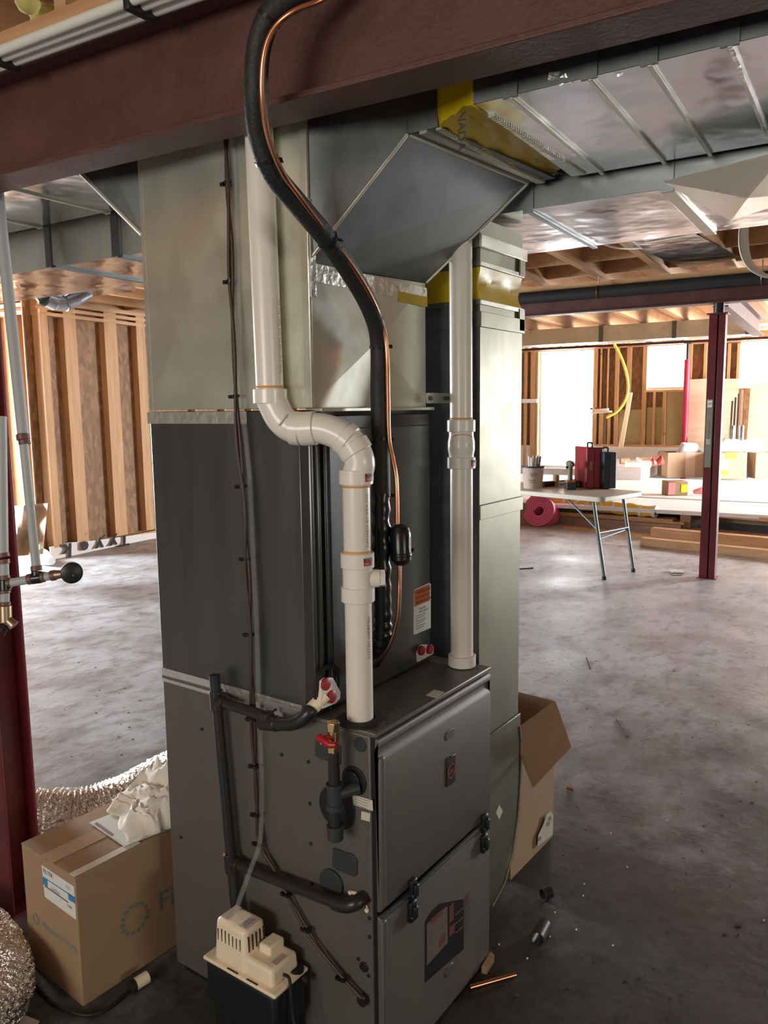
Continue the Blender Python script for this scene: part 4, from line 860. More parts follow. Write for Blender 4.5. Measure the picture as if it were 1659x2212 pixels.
MB().cyl(hc+V((-.002, .0, 0)), hc+V((-.008, .002, 0)), .005, n=6).build('handle_nut', brass, G)
# ================================================================ LEFT GAS MANIFOLD
G = thing('grey_gas_manifold', 'grey painted gas piping with rust couplings at the left edge, black gauge', 'pipe', dp(60, 1240, 2.1))
D_ = 2.12
def q_(px, py, d=D_): return dp(px, py, d)
MB().cyl(q_(4, 500), q_(50, 937), .0150).build('riser', gpipe, G); MB().cyl(q_(-12, 330), q_(4, 505), .0150).build('riser', gpipe, G); MB().cyl(q_(50, 945), q_(79, 1232), .0118).build('riser', gpipe, G)
for (a, b, r_) in (((49, 938), (51, 950), .0175), ((52, 950), (54, 960), .0155), ((78, 1222), (79, 1233), .0145), ((60, 1252), (70, 1250), .0145), ((88, 1247), (97, 1246), .0145), ((110, 1244), (120, 1242), .0145), ((15, 1260), (24, 1259), .0145), ((6, 1195), (8, 1204), .0165), ((8, 1208), (9, 1218), .0150), ((9, 1243), (10, 1253), .0145), ((10, 1274), (11, 1282), .0145), ((11, 1300), (11, 1308), .0145)):
    MB().cyl(q_(*a), q_(*b), r_).build('coupling', rust, G, bevel=.001)
MB().cyl(q_(70, 1250), q_(90, 1247), .0155).build('tee', tapeb, G, bevel=.002); MB().cyl(q_(79, 1248), q_(79, 1234), .0135).build('tee_branch', tapeb, G)
MB().cyl(q_(22, 1259), q_(62, 1252), .0118).build('header_pipe', gpipe, G); MB().cyl(q_(95, 1246), q_(112, 1244), .0115).build('nipple', gpipe, G)
MB().cyl(q_(118, 1242), q_(135, 1240), .0135, .0110).build('brass_adapter', bronze, G)
MB().cyl(q_(3, 900), q_(7, 1200), .0135).build('riser', gpipe, G); MB().cyl(q_(9, 1216), q_(10, 1245), .0120).build('nipple', gpipe, G)
MB().cyl(q_(10, 1252), q_(11, 1276), .0165).build('tee', tapeb, G, bevel=.002); MB().cyl(q_(11, 1262), q_(22, 1260), .014).build('tee_branch', tapeb, G)
MB().cyl(q_(11, 1280), q_(11, 1302), .0115).build('nipple', gpipe, G)
MB().cyl(q_(11, 1308), q_(12, 1345), .0165).build('brass_valve', bronze, G, bevel=.002); MB().cyl(q_(12, 1335), q_(29, 1350), .0130).build('valve_outlet', bronze, G, bevel=.002); MB().rings(q_(27, 1348), q_(31, 1352)-q_(27, 1348), [(0, .010), (.0, .0150), (.006, .0150), (.006, .010)], 16).build('outlet_ring', bronze, G)
MB().tube([q_(4, 1356), q_(10, 1368), q_(14, 1358), q_(8, 1352)], .006, 8).build('valve_handle', tapeb, G)
gc_ = q_(155, 1237); ga = (q_(155, 1237, 1.0)-gc_).normalized()*-1; ga = V((.55, .83, -.05)).normalized()
MB().rings(gc_-ga*.012, ga, [(0, .024), (.003, .0285), (.020, .0285), (.026, .022)], 32).build('gauge_body', blk, G, ang=50)
MB().cyl(q_(132, 1240), q_(148, 1238), .009, n=6).build('gauge_stem', brass, G)
for dx in (-5, 3): MB().cyl(gc_-ga*.013-Z*.006+V((RT.x, RT.y, 0))*dx*.0012, gc_-ga*.010-Z*.006+V((RT.x, RT.y, 0))*dx*.0012, .0025, n=8).build('screw', brass, G)
for px, py in ((20, 1259), (60, 1252)): pass
MB().ob(V(((q_(30, 1256)+HX*.05))), HX*.055, HY*.006, Z*.006).build('support_clip', galvd, G)
# conduits over the beam, top left
for i, (a, b, lb_t) in enumerate((((34, 97), (287, 0), 'white conduit above the beam at top left, topmost of the three'), ((52, 107), (306, 13), 'white conduit above the beam at top left, middle one of three'), ((72, 118), (325, 27), 'white conduit above the beam at top left, lowest, printed in red'))):
    A_, B_ = on('z', 2.335, *a), on('z', 2.335, *b); t = (B_-A_).normalized(); A_ -= t*.5
    r = thing('white_conduit', lb_t, 'pipe', A_, 'conduits strapped above the beam'); MB().cyl(A_-t*.1, B_+t*1.2, .0105).build('pipe', wirew, r)
    if i == 2: text('print', '3/4 100PSI', redlab, r, A_.lerp(B_, .72)+V((-.0108, 0, .0)), -HY, Z, .014)
    if i == 1:
        for k in (.50, 1.0): MB().ob(A_.lerp(B_, k)-Z*.004, V((.038, 0, 0)), t*.007, Z*.016).build('black_clamp', blk, r, bevel=.002)
P = thing('spray_foam_blob', 'yellow spray foam blob on the wood above the top left conduits', 'foam', dp(85, 45, 2.0))
q = on('z', 2.70, 80, 42)
mb = MB()
for k in range(7): mb.rings(q+V((random.uniform(-.08, .08), random.uniform(-.08, .08), random.uniform(-.01, .03))), Z, [(-.03, .004), (-.02, .025), (0, .035), (.02, .025), (.03, .004)], 12)
mb.build('foam', spray, P, ang=80)
# ================================================================ LEFT: BOX, PAPERS, FOIL DUCT
bu, bv = V((1, -.045, 0)).normalized(), V((.045, 1, 0)).normalized(); BO = V((-.240, .802, 0)); BL, BWd, BH = .47, .272, .372
B = thing('cardboard_box', 'tall closed cardboard box with blue and white label, left of the furnace', 'box', BO+bu*BL/2+bv*BWd/2)
def bb(u, v, z): return BO+bu*u+bv*v+Z*z
MB().ob(bb(BL/2, BWd/2, BH/2-.003), bu*BL/2, bv*BWd/2, Z*(BH/2-.003)).build('carton', card, B, bevel=.003)
for v0, v1, z in ((.0, .133, .0015), (.139, BWd, .0015)): MB().ob(bb(BL/2, (v0+v1)/2, BH-.0045), bu*BL/2, bv*(v1-v0)/2, Z*.002).build('flap', card, B)
MB().ob(bb(BL/2+.0, BWd*.50, BH-.0012), bu*(BL/2), bv*.030, Z*.0004).build('packing_tape', cardt, B)
MB().ob(bb(.10, .012, BH-.001), bu*.10, bv*.012, Z*.0008).build('torn_edge', paper, B)
def bface(*pts): return [onpl(BO-bu*.0004, bu, *p) for p in pts]
lbl = MB().prism(bface((90, 1868), (160, 1915), (165, 1987), (97, 1937)), -bu*.0006).build('label', white, B)
MB().prism([p-bu*.0007 for p in bface((92, 1893), (103, 1901), (104, 1916), (94, 1909))], -bu*.0003).build('blue_patch', bluei, lbl)
MB().prism([p-bu*.0007 for p in bface((147, 1928), (162, 1938), (163, 1952), (149, 1943))], -bu*.0003).build('blue_patch', bluei, lbl)
MB().prism([p-bu*.0007 for p in bface((97, 1912), (148, 1948), (148, 1950), (97, 1914))], -bu*.0003).build('rule_line', ink, lbl)
MB().prism([p-bu*.0007 for p in bface((94, 1893), (160, 1937), (160, 1939), (94, 1895))], -bu*.0003).build('rule_line', bluei, lbl)
fu = -bv
o_ = onpl(BO-bu*.0012, bu, 93, 1880); text('print', 'FILTER', ink, lbl, o_, fu, Z, .017); text('print', 'F-2', bluei, lbl, onpl(BO-bu*.0012, bu, 143, 1915), fu, Z, .014); text('print', '16x25x5', greyi, lbl, onpl(BO-bu*.0012, bu, 110, 1918), fu, Z, .013); text('print', '5 PER', ink, lbl, onpl(BO-bu*.0012, bu, 145, 1955), fu, Z, .010)
text('print', 'Filtration Group', mat('green_print', (.20, .33, .33), .8), B, onpl(BO-bu*.0006, bu, 90, 1995), fu, Z, .027)
MB().rings(onpl(BO-bu*.0004, bu, 78, 1985), -bu, [(0, .016), (.0006, .016), (.0006, .012), (0, .012)], 20, True).build('logo_ring', boxi, B)
q = onpl(BO-bv*.0006, bv, 340, 1955); text('print', 'Filtration', boxi, B, q, bu, Z, .085)
for k in range(14):
    a = 2*math.pi*k/14; c = onpl(BO-bv*.0006, bv, 290, 1985)+bu*.040*math.cos(a)+Z*.040*math.sin(a); MB().cyl(c, c-bv*.0006, .006, n=8).build('logo_dot', boxi, B)
bk = thing('instruction_booklet', 'white printed booklet lying on top of the closed cardboard box', 'booklet', bb(.22, .1, BH))
for k, dz in enumerate((0, .0022, .0044)):
    MB().prism([on('z', BH+.001+dz, *p) for p in ((193+k, 1778), (268+k*2, 1829-k), (400, 1778-k), (330, 1722))], (0, 0, .0018)).build('page', white, bk)
MB().prism([on('z', BH+.0076, *p) for p in ((204, 1780), (209, 1776), (246, 1802), (241, 1806))], (0, 0, .0003)).build('print_block', greyi, bk)
MB().prism([on('z', BH+.0076, *p) for p in ((298, 1802), (340, 1787), (345, 1791), (300, 1808))], (0, 0, .0003)).build('print_block', greyi, bk)
cp = thing('crumpled_paper', 'crumpled white paper heaped on the booklet beside the furnace', 'paper', bb(.3, .12, BH+.01))
N_ = 26; vs = []; qa, qb, qc, qd = [on('z', BH+.008, *p) for p in ((236, 1745), (275, 1822), (420, 1775), (330, 1690))]
for i in range(N_+1):
    for j in range(N_+1):
        u, v = i/N_, j/N_; p = qa.lerp(qb, u).lerp(qd.lerp(qc, u), v)
        e = min(1, 6*u*(1-u)*1.4)*min(1, v*3.0+.12); h = (.030+.075*v)*e*(.55+.9*abs(mnoise.noise(V((u*3.1, v*3.1, 3)))))+.020*e*abs(mnoise.noise(V((u*9, v*9, 1))))
        p = p+Z*(.002+h)+V((mnoise.noise(V((u*4, v*4, 9)))*.02, mnoise.noise(V((u*4, v*4, 19)))*.02, 0)); vs.append(p)
g = MB().add(vs, [(i*(N_+1)+j, (i+1)*(N_+1)+j, (i+1)*(N_+1)+j+1, i*(N_+1)+j+1) for i in range(N_) for j in range(N_)]).build('sheet', paper, cp, ang=22); md = g.modifiers.new('t', 'SOLIDIFY'); md.thickness = .0006
def flexduct(nm, label, path, r, m=foild, cat='duct'):
    r_ = thing(nm, label, cat, path[0]); pts = smoothpath(path, 22); n = 26; rings = []; u = None; vs = []
    for i, p in enumerate(pts):
        t = (pts[min(i+1, len(pts)-1)]-pts[max(i-1, 0)]).normalized(); u = (t.orthogonal() if u is None else u-t*u.dot(t)).normalized(); w_ = t.cross(u)
        for j in range(n):
            a = 2*math.pi*j/n; rr = r*(1+.055*(1 if i % 3 == 0 else -.5)+.07*mnoise.noise(V((p.x*14+math.cos(a)*3, p.y*14, p.z*9+math.sin(a)*3)))+.04*mnoise.noise(V((i*.9, j*1.7, 2)))); vs.append(p+(u*math.cos(a)+w_*math.sin(a))*rr)
    fs = [(i*n+j, i*n+(j+1) % n, (i+1)*n+(j+1) % n, (i+1)*n+j) for i in range(len(pts)-1) for j in range(n)]
    MB().add(vs, fs).build('foil_jacket', m, r_, ang=18); return r_
fz = .115
flexduct('foil_flex_duct', 'crinkled foil flexible duct lying on the floor behind the cardboard box', [on('z', fz, *p) for p in ((-120, 1790), (0, 1775), (90, 1768), (180, 1762), (255, 1742), (330, 1702), (420, 1650))], .098)
flexduct('foil_flex_duct', 'crinkled foil flexible duct at the bottom left edge, beside the red column', [on('z', .08, *p) for p in ((-120, 1975), (-40, 2020), (0, 2080), (0, 2150), (-60, 2240))], .075)
P = thing('pipe_offcut', 'short cream pipe offcut with black end on the floor by the box', 'pipe', on('z', .02, 300, 2120))
MB().cyl(on('z', .017, 290, 2128), on('z', .017, 318, 2110), .0165).build('pipe', creamp, P); MB().cyl(on('z', .017, 282, 2133), on('z', .017, 291, 2127.5), .0170).build('end_sleeve', rubber, P)
P = thing('floor_cord', 'thin black cord lying on the floor around the cardboard box', 'cord', on('z', .005, 180, 2190))
MB().tube(smoothpath([on('z', .005, *p) for p in ((60, 2110), (110, 2165), (180, 2192), (230, 2180), (285, 2135))], 8), .005, 8).build('cord', rubber, P, ang=60)
P = thing('paper_scrap', 'torn pale paper scrap on the floor at the bottom left corner', 'paper', on('z', .01, 20, 2205))
MB().prism([on('z', .006, *p) for p in ((-20, 2215), (28, 2178), (45, 2192), (85, 2208), (60, 2240), (-10, 2250))], (0, 0, .004)).build('sheet', paper, P)
# ================================================================ RIGHT: OPEN BOX AND FLOOR LITTER
ru, rv = V((1, -.02, 0)).normalized(), V((.06, 1, 0)).normalized(); RO = V((.905, .122, 0)); RL, RW, RH = .335, .30, .515
B = thing('open_cardboard_box', 'open brown cardboard box with hanging flap right of the return duct', 'box', RO+ru*RL/2+rv*RW/2)
def rb(u, v, z): return RO+ru*u+rv*v+Z*z
tk = .003
MB().ob(rb(RL/2, 0, RH/2), ru*RL/2, rv*tk/2, Z*RH/2).build('side_wall', card, B)
MB().ob(rb(RL/2, RW, RH/2), ru*RL/2, rv*tk/2, Z*RH/2).build('side_wall', cardi, B)
MB().ob(rb(0, RW/2, RH/2), ru*tk/2, rv*(RW/2-tk), Z*RH/2).build('side_wall', cardi, B)
MB().ob(rb(RL, RW/2, RH/2), ru*tk/2, rv*(RW/2-tk), Z*RH/2).build('side_wall', cardi, B)
MB().ob(rb(RL/2, RW/2, tk), ru*(RL/2-tk), rv*(RW/2-tk), Z*tk).build('bottom', cardi, B)
f0, f1 = rb(0, 0, RH), rb(RL, 0, RH); q1, q0 = on('y', -.045, 1233, 1613), on('y', -.03, 1150, 1701)
MB().prism([f0, f1, q1, q0], (0, -.003, 0)).build('front_flap', card, B)
MB().prism([rb(RL, 0, RH), rb(RL, RW, RH), rb(RL+.07, RW-.03, RH-.12), rb(RL+.07, .03, RH-.12)], ru*.003).build('side_flap', cardi, B)
MB().prism([rb(0, RW, RH), rb(RL, RW, RH), rb(RL-.02, RW+.06, RH+.02), rb(.02, RW+.06, RH+.02)], (0, .003, 0)).build('back_flap', card, B)
MB().prism([onpl(RO-rv*.0018, rv, *p) for p in ((1181, 1758), (1189, 1752), (1195, 1760), (1194, 1802), (1161, 1828), (1162, 1805), (1174, 1780))], -rv*.0006).build('torn_label', cream, B)
for i, p in enumerate(((1166, 1812), (1184, 1780), (1188, 1768))): c = onpl(RO-rv*.0026, rv, *p); bar('print_block', greyi, B, c, ru*.012, rv*.0003, (Z*.006+ru*.004))
def litter(nm, label, cat, a, b, r, m, z=None, n=12, hollow=False, group=None):
    z = r if z is None else z; P_ = thing(nm, label, cat, on('z', z, *a), group); A_, B_ = on('z', z, *a), on('z', z, *b); t = B_-A_
    if hollow: MB().rings(A_, t, [(0, r*.85), (0, r), (t.length, r), (t.length, r*.85)], 20, True).build('tube', m, P_)
    else: MB().cyl(A_, B_, r, n=n).build('rod', m, P_)
    return P_
litter('copper_offcut', 'long bright copper tube offcut on the floor near the furnace corner', 'pipe', (1015, 2133), (1114, 2105), .0065, cop)
litter('copper_offcut', 'short copper stub on the floor right of the open cardboard box', 'pipe', (1225, 1700), (1240, 1704), .006, cop)
litter('black_pipe_offcut', 'black pipe offcut on the dark floor, nearer of the two', 'pipe', (1160, 2028), (1176, 1998), .022, abs_, hollow=True)
litter('short_black_offcut', 'small black pipe ring on the dark floor, farther from the camera', 'pipe', (1172, 1932), (1188, 1926), .019, abs_, hollow=True)
litter('black_rod', 'thin black rod on the floor, upper right of the open box flap', 'rod', (1331, 1554), (1354, 1591), .0035, ink); litter('black_rod', 'thin black rod on the floor farther back, above the open box', 'rod', (1267, 1420), (1275, 1445), .0035, ink)
litter('steel_rod', 'thin rod on the floor just right of the return duct', 'rod', (1122, 1229), (1152, 1227), .006, ink)
P = thing('wood_shim', 'small wood shim under the right front corner of the furnace', 'wood piece', on('z', .01, 1050, 2085))
MB().prism([on('z', .0, *p) for p in ((1040, 2103), (1052, 2105), (1068, 2078), (1060, 2070))], (0, 0, .022)).build('shim', wd, P)
deb = MB()
for k in range(95):
    px, py = random.uniform(1080, 1650), 1260+random.random()**.8*900; c = on('z', .0015, px, py)
    if -.05 < c.x < .95 and -.05 < c.y < .8: continue
    s = random.uniform(.001, .0032)
    deb.ob(c, (s, 0, 0), (0, s*random.uniform(.6, 2), 0), (0, 0, .0015))
for k in range(26):
    px, py = random.uniform(70, 330), random.uniform(1240, 1640); c = on('z', .0015, px, py); s = random.uniform(.0015, .0035); deb.ob(c, (s, 0, 0), (0, s*1.5, 0), (0, 0, .0015))
o = deb.build('floor_debris', mat('debris', (.10, .07, .055), .9), None); tag(o, 'specks of dirt and chips scattered over the concrete floor', 'debris', None, 'stuff')
deb = MB()
for px, py in ((1199, 1971), (1245, 2008), (1188, 2023), (1324, 2042), (1441, 1772), (1355, 1873), (1262, 1909), (1139, 2070), (1078, 2040), (1260, 1935), (1320, 1800), (1650, 1988)):
    c = on('z', .002, px, py); deb.ob(c, (.0025, 0, 0), (0, .002, 0), (0, 0, .0015))
o = deb.build('pale_crumbs', white, None); tag(o, 'tiny white crumbs on the dark floor at bottom right', 'debris', None, 'stuff')
P = thing('small_notebook', 'small white and black packet lying on the floor left of the post', 'packet', on('z', .01, 1462, 1238))
MB().prism([on('z', .004, *p) for p in ((1446, 1232), (1472, 1233), (1478, 1239), (1452, 1238))], (0, 0, .012)).build('packet', white, P); MB().prism([on('z', 0, *p) for p in ((1450, 1238), (1477, 1239), (1472, 1244), (1452, 1243))], (0, 0, .005)).build('black_face', blk, P)
# ================================================================ TABLE AND THE THINGS ON IT
tw, tu = V((.974, -.227, 0)), V((.227, .974, 0)); TC = V((5.43, 1.46, 0)); TH = .76; TW, TL = .70, 1.83
Tb = thing('folding_table', 'pale plastic folding table with dark steel legs beyond the return duct', 'table', TC+tw*TW/2+tu*TL/2)
MB().prism(rrect(TC+tw*TW/2+tu*TL/2+Z*(TH-.045), tw, tu, TW, TL, .06), (0, 0, .045)).build('tabletop', tabm, Tb, bevel=.006)
def tbp(u, v, z): return TC+tw*u+tu*v+Z*z
for v0, vf in ((.10, .02), (1.68, 1.76)):
    for u in (.09, TW-.12):
        MB().tube([tbp(u, v0+.05, TH-.05), tbp(u, v0+.03, .60), tbp(u, vf, .03)], .0165, 10).build('leg', legm, Tb, ang=60); MB().cyl(tbp(u, vf, .035), tbp(u, vf-.001, 0), .020).build('foot_cap', blk, Tb)
    MB().cyl(tbp(.09, v0-.01, .42), tbp(TW-.12, v0-.01, .42), .011).build('cross_bar', legm, Tb); MB().cyl(tbp(.09, v0-.0, .36), tbp(TW-.12, v0, .40), .010).build('cross_bar', legm, Tb)
    s_ = 1 if v0 < 1 else -1
    MB().cyl(tbp(.09, v0, .45), tbp(TW/2-.1, v0+s_*.48, TH-.05), .010).build('brace', legm, Tb)
def ot(px, py, z=TH): return on('z', z, px, py)
def case_(nm, label, px, py, wd_, ln, ht, m, m2, hcol):
    c = ot(px, py); u, v = V((.66, -.75, 0)).normalized(), V((.75, .66, 0)).normalized(); r_ = thing(nm, label, 'tool case', c)
    MB().ob(c+u*wd_/4+v*ln/2+Z*ht/2, u*wd_/4, v*ln/2, Z*ht/2).build('half_shell', m, r_, bevel=.010, seg=3); MB().ob(c+u*wd_*.75+v*ln/2+Z*ht/2, u*(wd_/4+.001), v*(ln/2-.004), Z*(ht/2-.004)).build('half_shell', m2, r_, bevel=.010, seg=3)
    h = c+u*wd_/2+v*ln*.42+Z*ht; MB().tube(smoothpath([h-v*.06-Z*.01, h-v*.055+Z*.035, h+v*.055+Z*.035, h+v*.06-Z*.01], 4), .010, 8).build('handle', hcol, r_, ang=60); return r_, c, u, v
r, c, u, v = case_('red_tool_case', 'dark red hard tool case standing on the folding table', 1266, 1056, .165, .34, .405, caser, caser, blk)
for k in range(5): bar('moulded_mark', mat('case_mark%d' % k, (.50, .26, .28), .6), r, c-v*.001+u*.045+Z*(.19+.017*k), u*.013, v*.001, Z*.005)
r, c, u, v = case_('blue_tool_case', 'dark blue hard tool case in front of the red one on the table', 1303, 1057, .13, .30, .36, caseb, casel, caseb)
for k in range(4): bar('side_rib', caseb, r, c+u*.131+v*.15+Z*(.14+.025*k), u*.002, v*.09+Z*.02, Z*.005)
# bucket
c = ot(1151, 1054); P = thing('plastic_bucket', 'cream plastic bucket on the table beside the return duct', 'bucket', c)
MB().rings(c, Z, [(0, .088), (.003, .090), (.20, .105), (.205, .110), (.22, .110), (.22, .102), (.02, .086)], 32).build('pail', mat('bucket_plastic', (.62, .52, .45), .5), P, ang=50)
MB().rings(c+Z*.205, Z, [(0, .1115), (.016, .1125)], 32).build('dark_rim', dgrey, P)
bz = c+V((-.06, -.088, .13)); n_ = (CAM-c); n_.z = 0; n_.normalize(); text('print', 'SIO', ink, P, c+n_*.104+Z*.14-n_.cross(Z)*-.03, n_.cross(Z)*-1, Z, .045); 
bar('print_block', greyi, P, c+n_*.102+Z*.085, n_.cross(Z)*.04, n_*.001, Z*.003); bar('print_block', greyi, P, c+n_*.100+Z*.065, n_.cross(Z)*.03, n_*.001, Z*.003)
for k in range(6):
    a = random.random()*6; e = c+V((.06*math.cos(a), .06*math.sin(a), .15)); MB().tube([e, e+V((.03*math.cos(a), .03*math.sin(a), .16+.03*random.random()))], .012, 8).build('fitting', white if k % 2 else galvd, P)
P = thing('black_pipe_length', 'length of black pipe lying on the table between bucket and drill', 'pipe', ot(1172, 1050)); a = ot(1172, 1052)+Z*.028; b = ot(1245, 1046)+Z*.028
MB().rings(a, b-a, [(0, .023), (0, .028), ((b-a).length, .028), ((b-a).length, .023)], 20, True).build('pipe', abs_, P)
MB().rings(a, b-a, [(-.0005, .023), (-.0005, .0285), (.003, .0285)], 20).build('cut_end', greyi, P)
c = ot(1231, 1057); P = thing('cordless_drill', 'olive cordless drill standing on its battery on the table', 'drill', c); RR = V((RT.x, RT.y, 0)).normalized(); FF = V((FW.x, FW.y, 0)).normalized()
MB().ob(c+Z*.035, RR*.045, FF*.06, Z*.035).build('battery', dgrey, P, bevel=.008); MB().ob(c+Z*.078, RR*.040, FF*.055, Z*.010).build('battery_base', orag, P, bevel=.004)
MB().tube([c+Z*.085, c+Z*.15+FF*.0, c+Z*.22], [.026, .021, .024], 14).build('grip', olive, P, ang=60)
MB().rings(c+Z*.248-FF*.085, FF, [(0, .022), (.02, .026), (.05, .032), (.13, .034), (.16, .028), (.17, .02)], 20).build('motor_housing', olive, P, ang=50); MB().rings(c+Z*.248-FF*.125, FF, [(0, .008), (.01, .018), (.045, .020)], 16).build('chuck', dgrey, P, ang=50)
MB().ob(c-RR*.028+Z*.215, RR*.012, FF*.01, Z*.012).build('trigger', blk, P)
P = thing('battery_charger', 'low dark battery charger lying on the table beside the drill', 'charger', ot(1255, 1052)); MB().ob(ot(1253, 1052)+Z*.03, RR*.06, FF*.05, Z*.03).build('charger', blk, P, bevel=.01)
P = thing('putty_tube', 'pale upright cardboard tube on the far side of the table', 'tube', ot(1201, 1050)); a = ot(1201, 1050); MB().cyl(a, a+Z*.115, .032).build('tube', card, P)
# ================================================================ FAR RIGHT: LUMBER, SHEETS, BOXES
def board(label, a, b, z0, th, wdt, m=wy, grp='loose boards on the floor'):
    A_, B_ = on('z', z0, *a), on('z', z0, *b); t = B_-A_; n_ = V((-t.y, t.x, 0)).normalized()
    if n_.dot(FW) < 0: n_ = -n_
    r_ = thing('lumber_board', label, 'board', (A_+B_)/2, grp); bar('plank', m, r_, (A_+B_)/2+n_*wdt/2+Z*th/2, t/2, n_*wdt/2, Z*th/2); return r_
board('thin board lying alone on the floor, behind the table legs', (1212, 1142), (1470, 1168), 0, .018, .14)
board('thick front board at right foreground of the lumber, crossing behind the post', (1383, 1178), (1800, 1222), 0, .085, .10, wy)
board('board lying just behind the thick front one, slightly lower', (1405, 1162), (1800, 1200), 0, .12, .12, wy)
board('weathered bottom board of the lumber pile at right', (1290, 1136), (1800, 1188), 0, .06, .30, wd)
board('darker board in the lumber pile, left end near the table leg', (1200, 1130), (1470, 1152), 0, .10, .26, wd)
board('short board on the pile ending right of the table legs, upper one', (1180, 1112), (1453, 1131), .11, .05, .22, wy)
board('short board on the pile ending right of the table legs, lower one', (1240, 1116), (1477, 1134), .105, .03, .5, wy)
board('narrow board under the yellow package, left part of the pile', (1190, 1095), (1362, 1108), .17, .07, .12, wd)
board('long dark board under the front edge of the white sheets', (1418, 1116), (1800, 1148), .10, .09, .2, wd)
board('pale board under the white sheets at right', (1425, 1108), (1800, 1139), .20, .045, .2, wy)
sh = hco(on('z', .27, 1430, 1102)).x
for k, (x0, x1, zt_, y1_, lb_t) in enumerate(((sh, sh+1.22, .275, 0, 'front stack of white sheet boards on the lumber'), (sh+1.26, min(sh+4.3, bx-.5), .285, 0, 'rear stack of white sheet boards reaching towards the boxes'))):
    r = thing('white_sheet_stack', lb_t, 'sheet board', H((x0+x1)/2, 1.0, zt_-.03))
    for j in range(3): MB().ob(H((x0+x1)/2, .4, zt_-.008-.0165*j), HX*(x1-x0)/2, HY*4.2, Z*.0078).build('sheet', sheet, r)
    for yy in (-2.4, .8, 4.0): bar('support_plank', wd, r, H((x0+x1)/2, yy, (zt_-.05)/2), HX*((x1-x0)/2-.05), HY*.06, Z*((zt_-.05)/2))
zs = .286
# yellow wrapped package
a, b = on('z', .25, 1150, 1084), on('z', .20, 1418, 1112); P = thing('yellow_wrapped_package', 'long yellow and white wrapped package lying on the lumber pile', 'package', (a+b)/2)
pts = [a.lerp(b, k/40)+Z*(.035+.006*math.sin(k)) for k in range(41)]
for k in range(10):
    seg = pts[k*4:k*4+5]
    if k % 1 == 0:
        MB().tube(seg[:4], [.075+.008*math.sin(k+j) for j in range(4)], 12).build('yellow_band', batty, P, ang=60); MB().tube(seg[3:], [.078, .080][:len(seg[3:])], 12).build('white_band', white, P, ang=60)
    c = seg[3]-FF*.082+Z*-.02; MB().cyl(c, c-FF*.003, .014, n=10).build('round_mark', ink, P)
# pink foam roll
c = on('z', .20, 1165, 1103); P = thing('pink_foam_roll', 'pink foam sill gasket roll lying on the floor under the table', 'foam roll', c); ax_ = (V((CAM.x-c.x, CAM.y-c.y, 0)).normalized()+V((-.25, .3, 0))+Z*.42).normalized()
u = ax_.cross(Z).normalized(); v = u.cross(ax_)
vs = []; n = 220
for i in range(n+1):
    a_ = i/n*2*math.pi*5.2; rr = .05+.150*i/n
    for dr, h in ((0, 0), (.024, 0), (.024, .28), (0, .28)): vs.append(c+ (u*math.cos(a_)+v*math.sin(a_))*(rr+dr)*V((1, 1, 1)).length/1.7320508-ax_*h+ax_*.02)
fs = [(i*4+k, i*4+(k+1) % 4, i*4+4+(k+1) % 4, i*4+4+k) for i in range(n) for k in range(4)]+[(0, 1, 2, 3), (n*4+3, n*4+2, n*4+1, n*4)]
MB().add(vs, fs).build('rolled_foam', pink, P, ang=50)
c = on('z', 0, 1128, 1134); P = thing('cardboard_scrap', 'cardboard flap on the floor between return duct and pink roll', 'cardboard', c)
MB().prism([c, c+RR*.13-Z*0, c+RR*.09+Z*.22, c+RR*.02+Z*.30, c-RR*.12+Z*.30, c-RR*.12], FF*.02).build('flap', card, P)
def fbox(nm, label, px0, px1, py1, py0, dep, m, z=zs, cat='box', open_=False):
    a, b = on('z', z, px0, py1), None; d = (a-CAM).dot(FW); wdt = (px1-px0)/FPX*d; ht = (py1-py0)/FPX*d
    r_ = thing(nm, label, cat, a); u_, v_ = RR*wdt/2, FF*dep/2
    if open_:
        for s_ in (0, 1): MB().ob(a+u_+v_*(2*s_)+Z*ht/2, u_, FF*.006, Z*ht/2).build('side_wall', m, r_); MB().ob(a+u_*(2*s_)+v_+Z*ht/2, RR*.006, v_-FF*.01, Z*ht/2).build('side_wall', m, r_)
        MB().ob(a+u_+v_+Z*.01, u_, v_, Z*.008).build('bottom', m, r_)
    else: MB().ob(a+u_+v_+Z*ht/2, u_, v_, Z*ht/2).build('carton', m, r_, bevel=.01)
    return r_, a, wdt, ht
r, a, wd1, ht1 = fbox('open_carton', 'open cardboard carton on the white sheets, left of the mid-right post', 1441, 1519, 1032, 978, .5, cardi, open_=True)
bar('packing_tape', cardt, r, a+RR*wd1*.62-FF*.008+Z*ht1/2, RR*wd1*.13, FF*.001, Z*ht1/2)
MB().prism([a-FF*.004, a+Z*ht1, a+Z*ht1*.98-RR*.07+FF*.1, a-RR*.06+FF*.12+Z*.05], RR*.006).build('side_flap', cardi, r)
P = thing('plastic_bag', 'clear crumpled plastic bag sticking out of the open carton', 'bag', a+RR*wd1*.6+Z*ht1)
MB().tube([a+RR*wd1*.40+FF*.22+Z*ht1*.9, a+RR*wd1*.55+FF*.2+Z*(ht1+.06), a+RR*wd1*.85+FF*.2+Z*(ht1+.05), a+RR*wd1*1.0+FF*.2+Z*(ht1-.02)], [.05, .12, .11, .04], 12).build('bag', pbag, P, ang=60)
r, a, wd1, ht1 = fbox('labelled_carton', 'brown carton with yellow labels standing right of the post', 1553, 1612, 1036, 978, .45, cardi)
